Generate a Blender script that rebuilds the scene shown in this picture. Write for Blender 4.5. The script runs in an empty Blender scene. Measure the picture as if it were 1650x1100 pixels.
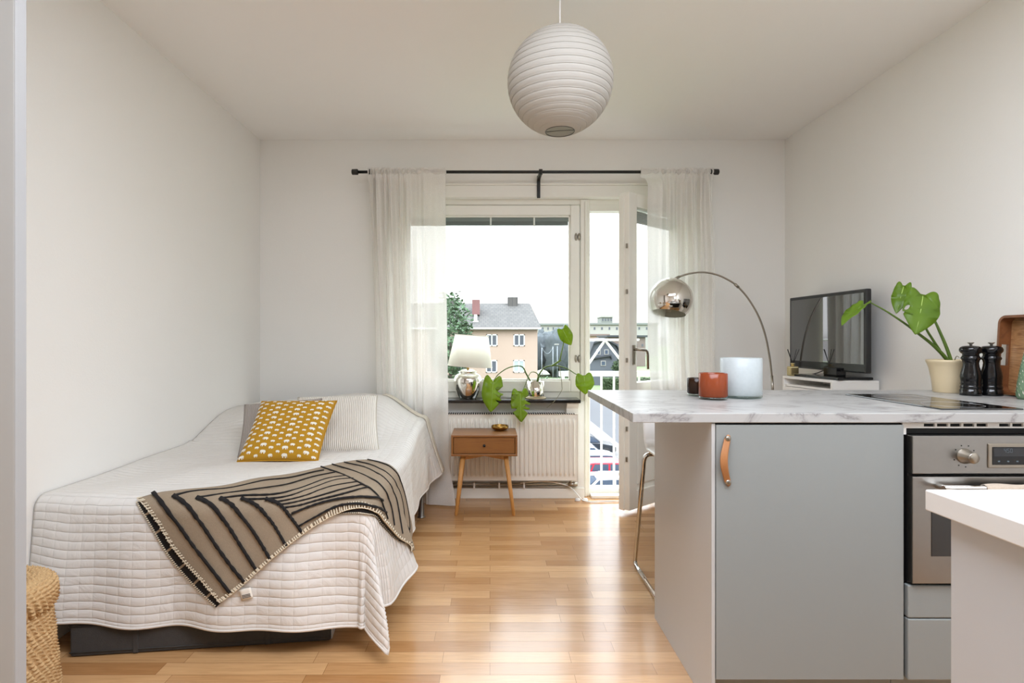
import bpy, bmesh, math, random
from mathutils import Vector, Matrix
random.seed(7)
PI = math.pi
SC = bpy.context.scene
COL = SC.collection
F, CX, CY, CZ = 900.0, 789.5, 547.0, 1.15          # focal length in pixels, vanishing point, eye height

def P(x, y, Y):
    """room point seen at photo pixel (x, y) at depth Y"""
    return Vector(((x - CX) / F * Y, Y, CZ - (y - CY) / F * Y))

def sm(a, b, x):
    t = max(0.0, min(1.0, (x - a) / (b - a)))
    return t * t * (3 - 2 * t)

def lin(h):
    h = h.lstrip('#')
    out = []
    for i in (0, 2, 4):
        c = int(h[i:i + 2], 16) / 255
        out.append(c / 12.92 if c <= .04045 else ((c + .055) / 1.055) ** 2.4)
    return tuple(out) + (1.0,)

# ------------------------------------------------------------------ materials
class NT:
    def __init__(s, m):
        m.use_nodes = True
        s.t = m.node_tree
        s.n = s.t.nodes
        s.b = s.n.get('Principled BSDF')
        s.out = s.n.get('Material Output')
    def node(s, typ, ins=None, **kw):
        nd = s.n.new(typ)
        for k, v in kw.items():
            setattr(nd, k, v)
        for k, v in (ins or {}).items():
            s.put(nd, k, v)
        return nd
    def put(s, nd, k, v):
        sock = nd.inputs[k]
        if isinstance(v, tuple) and len(v) == 2 and hasattr(v[0], 'outputs'):
            s.t.links.new(v[0].outputs[v[1]], sock)
        elif hasattr(v, 'outputs'):
            s.t.links.new(v.outputs[0], sock)
        else:
            sock.default_value = v
    def link(s, a, ao, b, bi):
        s.t.links.new(a.outputs[ao], b.inputs[bi])
    def coords(s, kind='Object', scale=(1, 1, 1), rot=(0, 0, 0)):
        tc = s.node('ShaderNodeTexCoord')
        mp = s.node('ShaderNodeMapping', {'Scale': scale, 'Rotation': rot})
        s.link(tc, kind, mp, 'Vector')
        return mp
    def ramp(s, fac, stops):
        r = s.node('ShaderNodeValToRGB')
        e = r.color_ramp.elements
        while len(e) > 1:
            e.remove(e[-1])
        e[0].position, e[0].color = stops[0]
        for p, c in stops[1:]:
            k = e.new(p)
            k.color = c
        s.put(r, 'Fac', fac)
        return r
    def mix(s, fac, a, b, mode='MIX'):
        m = s.node('ShaderNodeMix', data_type='RGBA', blend_type=mode)
        s.put(m, 0, fac)
        s.put(m, 6, a)
        s.put(m, 7, b)
        return (m, 2)
    def math(s, op, a, b=0.0):
        m = s.node('ShaderNodeMath', operation=op)
        s.put(m, 0, a)
        s.put(m, 1, b)
        return m
    def bump(s, h, dist=.001, strength=1.0):
        b = s.node('ShaderNodeBump', {'Distance': dist, 'Strength': strength})
        s.put(b, 'Height', h)
        s.link(b, 'Normal', s.b, 'Normal')
        return b

def mat(name, color='#ffffff', rough=.5, metal=0.0, noise=0.0, nscale=30.0, bump=0.0, bscale=200.0, ior=1.5, **kw):
    m = bpy.data.materials.new(name)
    t = NT(m)
    c = lin(color)
    t.b.inputs['Roughness'].default_value = rough
    t.b.inputs['Metallic'].default_value = metal
    t.b.inputs['IOR'].default_value = ior
    for k, v in kw.items():
        t.b.inputs[k].default_value = v
    mp = t.coords()
    nz = t.node('ShaderNodeTexNoise', {'Vector': mp, 'Scale': nscale, 'Detail': 4.0})
    d = tuple(x * (1 - noise) for x in c[:3]) + (1,)
    cc = t.mix((nz, 0), d, c)
    t.put(t.b, 'Base Color', cc)
    if bump:
        nb = t.node('ShaderNodeTexNoise', {'Vector': mp, 'Scale': bscale, 'Detail': 2.0})
        t.bump((nb, 0), bump)
    return m

M = {}
M['wall'] = mat('wall_paint', '#eeece7', .65, noise=.02, nscale=3, bump=.0004, bscale=120)
M['ceiling'] = mat('ceiling_paint', '#f6f4f1', .75, noise=.02, nscale=2)
M['trim'] = mat('white_trim_paint', '#f0ede4', .35, noise=.02, nscale=5)
M['frame'] = mat('cream_frame_paint', '#ece9de', .3, noise=.03, nscale=6)
M['grey_edge'] = mat('grey_edge_paint', '#a9a9a9', .45, noise=.03)
M['white_lacquer'] = mat('white_lacquer', '#efece6', .3, noise=.02, nscale=8)
M['radiator'] = mat('radiator_enamel', '#efeae0', .35, noise=.015)
M['black_metal'] = mat('black_metal', '#17140f', .4, noise=.1)
M['black_stone'] = mat('black_stone', '#1c1a18', .18, noise=.5, nscale=80)
M['chrome'] = mat('chrome', '#d9d7d3', .06, 1.0)
M['mirror'] = mat('mirror_silver', '#e3dfd8', .03, 1.0)
M['steel'] = mat('brushed_steel', '#a3a19d', .32, 1.0, noise=.08, nscale=40)
M['nickel'] = mat('satin_nickel', '#a9a296', .3, 1.0, noise=.05)
M['brass'] = mat('aged_brass', '#b08c4c', .25, 1.0, noise=.2, nscale=20)
M['gold'] = mat('pale_gold', '#cbb98a', .3, 1.0, noise=.05)
M['grey_cab'] = mat('grey_cabinet_paint', '#8d918f', .36, noise=.02, nscale=6)
M['lit_panel_grey'] = mat('window_lit_cabinet_grey', '#b9b9b7', .26, noise=.02, nscale=6)  # lighter copy of the cabinet paint, window light put into its colour
M['pale_cab'] = mat('pale_grey_cabinet', '#b6b6b6', .4, noise=.02, nscale=6)
M['dark'] = mat('dark_void', '#0b0a09', .6)
M['black_plastic'] = mat('black_plastic', '#1b1b1c', .35, noise=.1)
M['black_gloss'] = mat('black_lacquer', '#0c0c0e', .12, noise=.1)
M['leather'] = mat('tan_leather', '#ae7546', .5, noise=.2, nscale=25, bump=.0006, bscale=400)
M['cream_pot'] = mat('cream_ceramic', '#dcc9a5', .35, noise=.06, nscale=8)
M['soil'] = mat('soil', '#2d2119', .9, noise=.5, nscale=120, bump=.004, bscale=150)
M['white_plastic'] = mat('white_plastic', '#eceae6', .3)
M['wire'] = mat('dark_wire', '#55504a', .4, .6)
M['label'] = mat('white_label_tape', '#e8e2d6', .8)
M['grey_fabric'] = mat('charcoal_fabric', '#45423f', .9, noise=.25, nscale=60, bump=.001, bscale=500)
M['frame_fabric'] = mat('pale_bed_upholstery', '#c9c2b8', .85, noise=.08, nscale=100)
M['mattress'] = mat('mattress_ticking', '#e6e2da', .85, noise=.05)
M['lampshade'] = mat('lampshade_fabric', '#f3eee2', .8, noise=.03, nscale=80)
M['towel'] = mat('beige_towel', '#c9b9a6', .95, noise=.2, nscale=60, bump=.002, bscale=300)
M['black_screen'] = mat('screen_glass', '#0a0c0d', .03, ior=2.6)
M['hob_glass'] = mat('black_ceramic_glass', '#0b0a0a', .03, ior=2.0)
M['oven_glass'] = mat('oven_glass', '#14110f', .05, ior=1.8)
M['display'] = mat('display_glass', '#101113', .08)
M['display_text'] = mat('display_digits', '#5e6a70', .5)
M['stem'] = mat('green_stem', '#5f7a2c', .5, noise=.3, nscale=60)
M['root'] = mat('pale_root', '#8b8565', .7, noise=.2)
M['asphalt'] = mat('asphalt', '#3d3e40', .9, noise=.15, nscale=.6)
M['pavement'] = mat('pavement', '#615f5c', .9, noise=.1, nscale=.8)
M['lawn'] = mat('lawn', '#5d6b45', .95, noise=.35, nscale=.5)
M['car_white'] = mat('white_car_paint', '#b4b6b8', .2)
M['car_red'] = mat('red_car_paint', '#b02733', .2)
M['car_silver'] = mat('silver_car_paint', '#84898e', .25, .3)
M['car_black'] = mat('black_car_paint', '#22262b', .2)
M['car_glass'] = mat('car_glass', '#3c4654', .08)
M['tyre'] = mat('tyre_rubber', '#1a1a1a', .8)
M['render_white'] = mat('white_render', '#8e8c86', .9, noise=.05, nscale=.3)
M['roof_green'] = mat('green_copper_roof', '#6c6f6b', .8, noise=.1, nscale=.3)
M['roof_brown'] = mat('brown_roof', '#6c5e58', .9, noise=.1, nscale=.3)
M['house_grey'] = mat('grey_boards', '#4d5157', .8, noise=.1, nscale=1)
M['house_dark'] = mat('dark_gambrel_roof', '#2d3034', .8, noise=.1, nscale=1)
M['brick_red'] = mat('red_chimney_brick', '#765250', .9, noise=.15, nscale=3)
M['far_glass'] = mat('house_window_glass', '#565a63', .15, noise=.5, nscale=1.2)
M['curtained'] = mat('curtained_window_glass', '#9aa5aa', .3, noise=.2, nscale=2)
M['hedge'] = mat('hedge_leaves', '#3d4e2d', .9, noise=.5, nscale=2)
M['tree_leaf'] = mat('pale_tree_leaves', '#4f6849', .8, noise=.35, nscale=1)
M['forest'] = mat('dark_forest', '#484d50', .95, noise=.4, nscale=.25)
M['bark'] = mat('bark', '#4d4036', .9, noise=.3)
M['rail_white'] = mat('white_rail_paint', '#e6e6e2', .4)
M['black_bottle'] = mat('black_neck', '#181614', .4)
M['reed'] = mat('black_reed', '#1c1714', .8)
M['yellow'] = mat('mustard_cotton', '#bb8a17', .85, noise=.12, nscale=14, bump=.0006, bscale=700)
M['print_cream'] = mat('cream_print', '#ece6d6', .85)
M['blanket'] = mat('taupe_wool', '#a3917a', .95, noise=.22, nscale=160, bump=.0015, bscale=500)
M['blanket_dark'] = mat('black_wool', '#1d1a1a', .95, noise=.3, nscale=200, bump=.0015, bscale=500)
M['stitch'] = mat('cream_yarn', '#e4d9c2', .9)
M['knit_seam'] = mat('seam_beige', '#d8d0c0', .9)

def make_floor():
    m = bpy.data.materials.new('oak_parquet')
    t = NT(m)
    mp = t.coords()
    br = t.node('ShaderNodeTexBrick', {'Vector': mp, 'Color1': lin('#d6ab7a'), 'Color2': lin('#b68554'), 'Mortar': lin('#7c5027'),
                                       'Scale': 1.0, 'Mortar Size': .0007, 'Mortar Smooth': .3, 'Bias': -.1, 'Brick Width': .46, 'Row Height': .071})
    br.offset = .37; br.offset_frequency = 2; br.squash = 1.25; br.squash_frequency = 3
    br2 = t.node('ShaderNodeTexBrick', {'Vector': mp, 'Color1': (1, 1, 1, 1), 'Color2': (.86, .84, .82, 1), 'Mortar': (1, 1, 1, 1),
                                        'Scale': 1.0, 'Mortar Size': 0.0, 'Brick Width': .46, 'Row Height': .071, 'Bias': .3})
    br2.offset = .37; br2.offset_frequency = 2; br2.squash = 1.25; br2.squash_frequency = 3
    mg = t.coords(scale=(2.2, 42, 1))
    g = t.node('ShaderNodeTexNoise', {'Vector': mg, 'Scale': 3.0, 'Detail': 6.0, 'Distortion': .8})
    gr = t.ramp((g, 0), [(.3, (.84, .80, .76, 1)), (.7, (1.06, 1.05, 1.04, 1))])
    c = t.mix(1.0, (br, 0), (gr, 0), 'MULTIPLY')
    c = t.mix(1.0, c, (br2, 0), 'MULTIPLY')
    t.put(t.b, 'Base Color', c)
    rr = t.ramp((g, 0), [(.2, (.16, .16, .16, 1)), (.8, (.26, .26, .26, 1))])
    t.put(t.b, 'Roughness', (rr, 0))
    t.bump((br, 1), -.0004, .5)
    return m
M['floor'] = make_floor()

def make_wood(name, c1, c2, scale=(3, 60, 60), rough=.4, s2=2.5):
    m = bpy.data.materials.new(name)
    t = NT(m)
    mp = t.coords(scale=scale)
    g = t.node('ShaderNodeTexNoise', {'Vector': mp, 'Scale': s2, 'Detail': 7.0, 'Distortion': 1.2})
    r = t.ramp((g, 0), [(.25, lin(c1)), (.5, lin(c2)), (.75, lin(c1))])
    t.put(t.b, 'Base Color', (r, 0))
    t.b.inputs['Roughness'].default_value = rough
    t.bump((g, 0), .0003)
    return m
M['oak_box'] = make_wood('warm_oak_veneer', '#7f4e26', '#91602f', (2.5, 18, 50), .35)
M['oak_leg'] = make_wood('pale_oak', '#b27a3c', '#c78f4e', (30, 30, 4), .45)
M['acacia'] = make_wood('acacia_board', '#7b4f30', '#b5875a', (20, 3, 30), .4)
M['acacia_rim'] = make_wood('acacia_rim', '#6b4026', '#80502f', (10, 4, 10), .4)
M['basket'] = make_wood('seagrass', '#a88358', '#d0ae7e', (20, 20, 60), .85)

def make_marble():
    m = bpy.data.materials.new('marble_laminate')
    t = NT(m)
    mp = t.coords(scale=(1, 1.6, 1), rot=(.3, .2, .5))
    n = t.node('ShaderNodeTexNoise', {'Vector': mp, 'Scale': 2.6, 'Detail': 8.0, 'Roughness': .6, 'Distortion': 1.4})
    a = t.math('ABSOLUTE', t.math('SUBTRACT', (n, 0), .5))
    r = t.ramp(a, [(0.0, lin('#858280')), (.012, lin('#9f9d9b')), (.04, lin('#aeadaa'))])
    n2 = t.node('ShaderNodeTexNoise', {'Vector': mp, 'Scale': 1.2, 'Detail': 3.0})
    c = t.mix(t.ramp((n2, 0), [(.52, (0, 0, 0, 1)), (.72, (1, 1, 1, 1))]), (r, 0), lin('#aeadaa'))
    t.put(t.b, 'Base Color', c)
    t.b.inputs['Roughness'].default_value = .33
    return m
M['marble'] = make_marble()

def make_sheer():
    m = bpy.data.materials.new('sheer_linen')
    t = NT(m)
    n = t.n
    dif = t.node('ShaderNodeBsdfDiffuse', {'Color': lin('#f7f4ee')})
    trl = t.node('ShaderNodeBsdfTranslucent', {'Color': lin('#e8e4de')})
    tr = t.node('ShaderNodeBsdfTransparent')
    m1 = t.node('ShaderNodeMixShader', {0: .31})
    t.link(dif, 0, m1, 1); t.link(trl, 0, m1, 2)
    mp = t.coords()
    nz = t.node('ShaderNodeTexNoise', {'Vector': mp, 'Scale': 260.0, 'Detail': 3.0})
    fac = t.ramp((nz, 0), [(.35, (.80, .80, .80, 1)), (.65, (.89, .89, .89, 1))])
    m2 = t.node('ShaderNodeMixShader')
    t.put(m2, 0, (fac, 0))
    t.link(tr, 0, m2, 1); t.link(m1, 0, m2, 2)
    t.link(m2, 0, t.out, 'Surface')
    return m
M['sheer'] = make_sheer()

def make_paper():
    m = bpy.data.materials.new('rice_paper')
    t = NT(m)
    dif = t.node('ShaderNodeBsdfDiffuse', {'Color': lin('#c9c5bd')})
    trl = t.node('ShaderNodeBsdfTranslucent', {'Color': lin('#c9c5bb')})
    m1 = t.node('ShaderNodeMixShader', {0: .35})
    t.link(dif, 0, m1, 1); t.link(trl, 0, m1, 2)
    t.link(m1, 0, t.out, 'Surface')
    return m
M['paper'] = make_paper()

def make_shade():
    m = bpy.data.materials.new('lampshade_linen')
    t = NT(m)
    dif = t.node('ShaderNodeBsdfDiffuse', {'Color': lin('#f6f2e8')})
    trl = t.node('ShaderNodeBsdfTranslucent', {'Color': lin('#f9f7f1')})
    m1 = t.node('ShaderNodeMixShader', {0: .58})
    t.link(dif, 0, m1, 1); t.link(trl, 0, m1, 2)
    t.link(m1, 0, t.out, 'Surface')
    return m
M['lampshade'] = make_shade()

def make_glass(name, tint='#ffffff', refl=.06):
    m = bpy.data.materials.new(name)
    t = NT(m)
    tr = t.node('ShaderNodeBsdfTransparent', {'Color': lin(tint)})
    gl = t.node('ShaderNodeBsdfGlossy', {'Roughness': .01})
    fr = t.node('ShaderNodeFresnel', {'IOR': 1.45})
    gm = t.node('ShaderNodeNewGeometry')
    fc = t.math('MULTIPLY', (fr, 0), t.math('SUBTRACT', 1.0, (gm, 'Backfacing')))
    mx = t.node('ShaderNodeMixShader')
    t.put(mx, 0, fc)
    t.link(tr, 0, mx, 1); t.link(gl, 0, mx, 2)
    t.link(mx, 0, t.out, 'Surface')
    return m
M['pane'] = make_glass('window_pane', '#fbfdfc')

def make_votive(name, col, dense, rough=.15):
    m = bpy.data.materials.new(name)
    t = NT(m)
    t.b.inputs['Roughness'].default_value = rough
    mp = t.coords()
    nz = t.node('ShaderNodeTexNoise', {'Vector': mp, 'Scale': 90.0, 'Detail': 5.0})
    c = lin(col)
    cc = t.mix((nz, 0), tuple(x * .92 for x in c[:3]) + (1,), tuple(min(1, x * 1.08) for x in c[:3]) + (1,))
    t.put(t.b, 'Base Color', cc)
    tl = t.node('ShaderNodeBsdfTranslucent')
    t.put(tl, 'Color', cc)
    tr = t.node('ShaderNodeBsdfTransparent', {'Color': tuple(min(1, x * 1.6 + .1) for x in c[:3]) + (1,)})
    m1 = t.node('ShaderNodeMixShader', {0: .35})
    t.link(t.b, 0, m1, 1); t.link(tl, 0, m1, 2)
    m2 = t.node('ShaderNodeMixShader', {0: dense})
    t.link(tr, 0, m2, 1); t.link(m1, 0, m2, 2)
    t.link(m2, 0, t.out, 'Surface')
    return m
M['amber_glass'] = make_votive('orange_bubble_glass', '#a8532f', .9)
M['brown_glass'] = make_votive('brown_smoked_glass', '#3a2416', .85)
M['milk_glass'] = make_votive('frosted_white_glass', '#dfe6e8', .62, .2)
M['clear_glass'] = make_glass('clear_base_glass', '#eef4f2')

def make_leaf(name, c1, c2):
    m = bpy.data.materials.new(name)
    t = NT(m)
    mp = t.coords(scale=(14, 14, 14))
    nz = t.node('ShaderNodeTexNoise', {'Vector': mp, 'Scale': 1.0, 'Detail': 3.0})
    c = t.mix((nz, 0), lin(c1), lin(c2))
    t.put(t.b, 'Base Color', c)
    t.b.inputs['Roughness'].default_value = .35
    tl = t.node('ShaderNodeBsdfTranslucent')
    t.put(tl, 'Color', t.mix(.5, c, lin('#c3dc2a')))
    mx = t.node('ShaderNodeMixShader', {0: .42})
    t.link(t.b, 0, mx, 1); t.link(tl, 0, mx, 2)
    t.link(mx, 0, t.out, 'Surface')
    return m
M['leaf'] = make_leaf('monstera_leaf', '#6c8c1a', '#95b028')
M['leaf_dark'] = make_leaf('dark_monstera_leaf', '#587a1e', '#7a9a2c')
M['variegated'] = mat('green_white_leaf_print', '#4a6b48', .5)

def make_quilt():
    m = bpy.data.materials.new('quilted_cotton')
    t = NT(m)
    tc = t.node('ShaderNodeTexCoord')
    mp = t.node('ShaderNodeMapping')
    nz = t.node('ShaderNodeTexNoise', {'Scale': 22.0, 'Detail': 2.0})
    t.link(tc, 'UV', nz, 'Vector')
    ad = t.node('ShaderNodeVectorMath', operation='SCALE')
    t.link(nz, 'Color', ad, 0)
    ad.inputs['Scale'].default_value = .007
    av = t.node('ShaderNodeVectorMath', operation='ADD')
    t.link(tc, 'UV', av, 0); t.link(ad, 0, av, 1)
    sp = t.node('ShaderNodeSeparateXYZ')
    t.link(av, 0, sp, 0)
    hx = t.math('POWER', t.math('ABSOLUTE', t.math('SINE', t.math('MULTIPLY', (sp, 0), PI / .046))), .35)
    hy = t.math('POWER', t.math('ABSOLUTE', t.math('SINE', t.math('MULTIPLY', (sp, 1), PI / .032))), .35)
    hh = t.math('MULTIPLY', t.math('ADD', t.math('MULTIPLY', hx, .45), .55), hy)
    wr = t.node('ShaderNodeTexNoise', {'Scale': 9.0, 'Detail': 4.0, 'Distortion': 1.5})
    t.link(tc, 'UV', wr, 'Vector')
    ht = t.math('ADD', hh, t.math('MULTIPLY', (wr, 0), 1.3))
    t.bump(ht, .0055, .75)
    t.b.inputs['Base Color'].default_value = lin('#dedad4')
    t.b.inputs['Roughness'].default_value = .85
    return m
M['quilt'] = make_quilt()

def make_rib(name, c1, c2, scale):
    m = bpy.data.materials.new(name)
    t = NT(m)
    tc = t.node('ShaderNodeTexCoord')
    sp = t.node('ShaderNodeSeparateXYZ')
    t.link(tc, 'UV', sp, 0)
    w = t.math('ABSOLUTE', t.math('SINE', t.math('MULTIPLY', (sp, 0), PI * scale)))
    r = t.ramp(w, [(.0, lin(c1)), (.55, lin(c2))])
    t.put(t.b, 'Base Color', (r, 0))
    t.b.inputs['Roughness'].default_value = .9
    t.bump(w, .004, .8)
    return m
M['white_rib'] = make_rib('white_corduroy', '#c9c1b2', '#ece7dd', 44)
M['grey_rib'] = make_rib('taupe_corduroy', '#8f857e', '#aea59d', 44)

def make_facade():
    m = bpy.data.materials.new('pink_render')
    t = NT(m)
    mp = t.coords()
    nz = t.node('ShaderNodeTexNoise', {'Vector': mp, 'Scale': .5, 'Detail': 5.0})
    t.put(t.b, 'Base Color', t.mix((nz, 0), lin('#9c8779'), lin('#a59082')))
    t.b.inputs['Roughness'].default_value = .95
    return m
M['pink'] = make_facade()

def make_tiles():
    m = bpy.data.materials.new('grey_roof_tiles')
    t = NT(m)
    mp = t.coords()
    br = t.node('ShaderNodeTexBrick', {'Vector': mp, 'Color1': lin('#534f4c'), 'Color2': lin('#494643'), 'Mortar': lin('#393739'),
                                       'Scale': 1.0, 'Mortar Size': .03, 'Brick Width': .5, 'Row Height': .42})
    t.put(t.b, 'Base Color', (br, 0))
    t.b.inputs['Roughness'].default_value = .9
    return m
M['tiles'] = make_tiles()

# ------------------------------------------------------------------ mesh builder
class MB:
    def __init__(s):
        s.bm = bmesh.new()
        s.mi = 0
    def take(s, geom_faces, smooth):
        for f in geom_faces:
            f.material_index = s.mi
            f.smooth = smooth
    def box(s, lo, hi, bevel=0.0, seg=2, mtx=None):
        b = bmesh.new()
        bmesh.ops.create_cube(b, size=1.0)
        c = [(lo[i] + hi[i]) / 2 for i in range(3)]
        d = [abs(hi[i] - lo[i]) for i in range(3)]
        for v in b.verts:
            v.co = Vector((c[i] + v.co[i] * d[i] for i in range(3)))
        if bevel:
            bmesh.ops.bevel(b, geom=list(b.edges), offset=min(bevel, min(d) * .49), segments=seg, affect='EDGES', profile=.5)
        if mtx is not None:
            b.transform(mtx)
        s.join(b, smooth=False)
        return s
    def join(s, b, smooth=False):
        vm = {}
        for v in b.verts:
            vm[v] = s.bm.verts.new(v.co)
        for f in b.faces:
            try:
                nf = s.bm.faces.new([vm[v] for v in f.verts])
                nf.material_index = s.mi
                nf.smooth = smooth
            except ValueError:
                pass
        b.free()
    def face(s, pts, smooth=False):
        f = s.bm.faces.new([s.bm.verts.new(Vector(p)) for p in pts])
        f.material_index = s.mi
        f.smooth = smooth
        return f
    def grid(s, fn, nu, nv, smooth=True, closeu=False, uv=None):
        vs = [[s.bm.verts.new(Vector(fn(i / nu, j / nv))) for j in range(nv + 1)] for i in range(nu if closeu else nu + 1)]
        lay = s.bm.loops.layers.uv.verify() if uv else None
        n = len(vs)
        for i in range(nu):
            for j in range(nv):
                i2 = (i + 1) % n if closeu else i + 1
                try:
                    f = s.bm.faces.new((vs[i][j], vs[i2][j], vs[i2][j + 1], vs[i][j + 1]))
                except ValueError:
                    continue
                f.smooth = smooth
                f.material_index = s.mi
                if lay:
                    for lp, (a, b) in zip(f.loops, ((i, j), (i + 1, j), (i + 1, j + 1), (i, j + 1))):
                        lp[lay].uv = uv(a / nu, b / nv)
        return vs
    def tube(s, pts, r, seg=10, cap=True, smooth=True):
        pts = [Vector(p) for p in pts]
        n = len(pts)
        rs = r if isinstance(r, (list, tuple)) else [r] * n
        t0 = (pts[1] - pts[0]).normalized()
        up = Vector((0, 0, 1)) if abs(t0.z) < .9 else Vector((1, 0, 0))
        nx = t0.cross(up).normalized()
        rings = []
        for i, p in enumerate(pts):
            t = (pts[min(i + 1, n - 1)] - pts[max(i - 1, 0)])
            t = t.normalized() if t.length > 1e-9 else t0
            nx = (nx - t * nx.dot(t))
            nx = nx.normalized() if nx.length > 1e-6 else t.orthogonal().normalized()
            ny = t.cross(nx)
            rings.append([s.bm.verts.new(p + (nx * math.cos(2 * PI * k / seg) + ny * math.sin(2 * PI * k / seg)) * rs[i]) for k in range(seg)])
        for a, b in zip(rings, rings[1:]):
            for k in range(seg):
                f = s.bm.faces.new((a[k], a[(k + 1) % seg], b[(k + 1) % seg], b[k]))
                f.smooth = smooth
                f.material_index = s.mi
        if cap:
            for rg in (rings[0][::-1], rings[-1]):
                f = s.bm.faces.new(rg)
                f.material_index = s.mi
        return s
    def lathe(s, prof, c=(0, 0, 0), seg=40, smooth=True, mtx=None):
        c = Vector(c)
        rings = []
        for r, z in prof:
            if r < 1e-6:
                rings.append([s.bm.verts.new(Vector((0, 0, z)))])
            else:
                rings.append([s.bm.verts.new(Vector((r * math.cos(2 * PI * k / seg), r * math.sin(2 * PI * k / seg), z))) for k in range(seg)])
        for rg in rings:
            for v in rg:
                v.co = (mtx @ v.co if mtx is not None else v.co) + c
        for a, b in zip(rings, rings[1:]):
            for k in range(seg):
                k2 = (k + 1) % seg
                if len(a) == 1 and len(b) == 1:
                    continue
                if len(a) == 1:
                    vs = (a[0], b[k2], b[k])
                elif len(b) == 1:
                    vs = (a[k], a[k2], b[0])
                else:
                    vs = (a[k], a[k2], b[k2], b[k])
                f = s.bm.faces.new(vs)
                f.smooth = smooth
                f.material_index = s.mi
        return s
    def prism(s, poly, axis, a, b, bevel=0.0):
        """2-D polygon extruded along axis ('x','y','z') from a to b"""
        def mk(p, h):
            return {'x': (h, p[0], p[1]), 'y': (p[0], h, p[1]), 'z': (p[0], p[1], h)}[axis]
        bb = bmesh.new()
        A = [bb.verts.new(mk(p, a)) for p in poly]
        B = [bb.verts.new(mk(p, b)) for p in poly]
        n = len(poly)
        bb.faces.new(A); bb.faces.new(B[::-1])
        for i in range(n):
            bb.faces.new((A[i], B[i], B[(i + 1) % n], A[(i + 1) % n]))
        bmesh.ops.recalc_face_normals(bb, faces=list(bb.faces))
        if bevel:
            bmesh.ops.bevel(bb, geom=list(bb.edges), offset=bevel, segments=2, affect='EDGES', profile=.5)
        s.join(bb)
        return s
    def build(s, name, mats, parent=None, loc=None, solid=0.0, subsurf=0, recalc=True):
        if recalc:
            bmesh.ops.recalc_face_normals(s.bm, faces=list(s.bm.faces))
        base = Vector(loc) if loc is not None else (Vector(parent['_base']) if parent is not None else Vector((0, 0, 0)))
        me = bpy.data.meshes.new(name)
        for v in s.bm.verts:
            v.co -= base
        s.bm.to_mesh(me)
        s.bm.free()
        for m in (mats if isinstance(mats, (list, tuple)) else [mats]):
            me.materials.append(m)
        o = bpy.data.objects.new(name, me)
        COL.objects.link(o)
        if parent is not None:
            o.parent = parent
        else:
            o.location = base
        o['_base'] = tuple(base)
        if solid:
            md = o.modifiers.new('thickness', 'SOLIDIFY')
            md.thickness = solid
            md.offset = 0
        if subsurf:
            md = o.modifiers.new('smooth', 'SUBSURF')
            md.levels = subsurf
            md.render_levels = subsurf
        return o

def thing(name, label, cat, loc, group=None, kind=None):
    o = bpy.data.objects.new(name, None)
    COL.objects.link(o)
    o.location = loc
    o.empty_display_size = .05
    o['_base'] = tuple(loc)
    return tag(o, label, cat, group, kind)

def tag(o, label, cat, group=None, kind=None):
    o['label'] = label
    o['category'] = cat
    if group: o['group'] = group
    if kind: o['kind'] = kind
    return o

def struct(o, label, cat):
    return tag(o, label, cat, None, 'structure')

def spline(pts, n=8):
    """Catmull-Rom through points"""
    pts = [Vector(p) for p in pts]
    out = []
    for i in range(len(pts) - 1):
        p0, p1, p2, p3 = pts[max(i - 1, 0)], pts[i], pts[i + 1], pts[min(i + 2, len(pts) - 1)]
        for k in range(n):
            t = k / n
            out.append(.5 * ((2 * p1) + (p2 - p0) * t + (2 * p0 - 5 * p1 + 4 * p2 - p3) * t * t + (3 * p1 - p0 - 3 * p2 + p3) * t ** 3))
    out.append(pts[-1])
    return out

# ------------------------------------------------------------------ room shell
XL, XR, YB, ZC = -1.671, 2.145, 4.06, 2.602
YN = -2.6
OL, OR_, OT = -.71, 1.50, 2.183        # window and door opening in the far wall
DX = .735                              # door opening starts here

mb = MB(); mb.box((XL - .2, YN, -.12), (XR + .2, YB + .28, 0))
struct(mb.build('floor', M['floor']), 'oak strip parquet floor with a satin shine', 'floor')
mb = MB(); mb.box((XL - .2, YN, ZC), (XR + .2, YB + .3, ZC + .15))
struct(mb.build('ceiling', M['ceiling']), 'plain white painted ceiling', 'ceiling')
mb = MB(); mb.box((XL - .15, YN, 0), (XL, YB + .3, ZC))
struct(mb.build('wall_left', M['wall']), 'white wall along the bed', 'wall')
mb = MB(); mb.box((XR, YN, 0), (XR + .15, YB + .3, ZC))
struct(mb.build('wall_right', M['wall']), 'white wall behind the television', 'wall')
mb = MB()
mb.box((XL, YB, 0), (OL, YB + .3, ZC))
mb.box((OR_, YB, 0), (XR, YB + .3, ZC))
mb.box((OL, YB, OT), (OR_, YB + .3, ZC))
mb.box((OL, YB, 0), (DX - .05, YB + .3, .70))
struct(mb.build('wall_back', M['wall']), 'white wall around the window and balcony door', 'wall')
mb = MB(); mb.box((XL, YN - .15, 0), (XR, YN, ZC))
struct(mb.build('wall_rear', M['wall']), 'white wall behind the viewer', 'wall')
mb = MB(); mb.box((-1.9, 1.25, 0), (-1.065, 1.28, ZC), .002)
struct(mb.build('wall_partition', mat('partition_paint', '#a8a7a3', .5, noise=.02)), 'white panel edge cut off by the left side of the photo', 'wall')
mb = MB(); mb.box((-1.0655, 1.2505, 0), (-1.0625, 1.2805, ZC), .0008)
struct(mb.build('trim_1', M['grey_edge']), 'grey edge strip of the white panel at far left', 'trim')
mb = MB()
mb.box((OL - .02, YB - .012, OT), (OR_ + .02, YB, OT + .085), .003)
mb.box((OL - .02, YB - .02, OT + .085), (OR_ + .02, YB, OT + .10), .004)
struct(mb.build('trim_2', M['trim']), 'white painted board over the window head', 'trim')
mb = MB()
mb.box((XL, YB - .016, 0), (DX - .05, YB, .075), .003)
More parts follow.
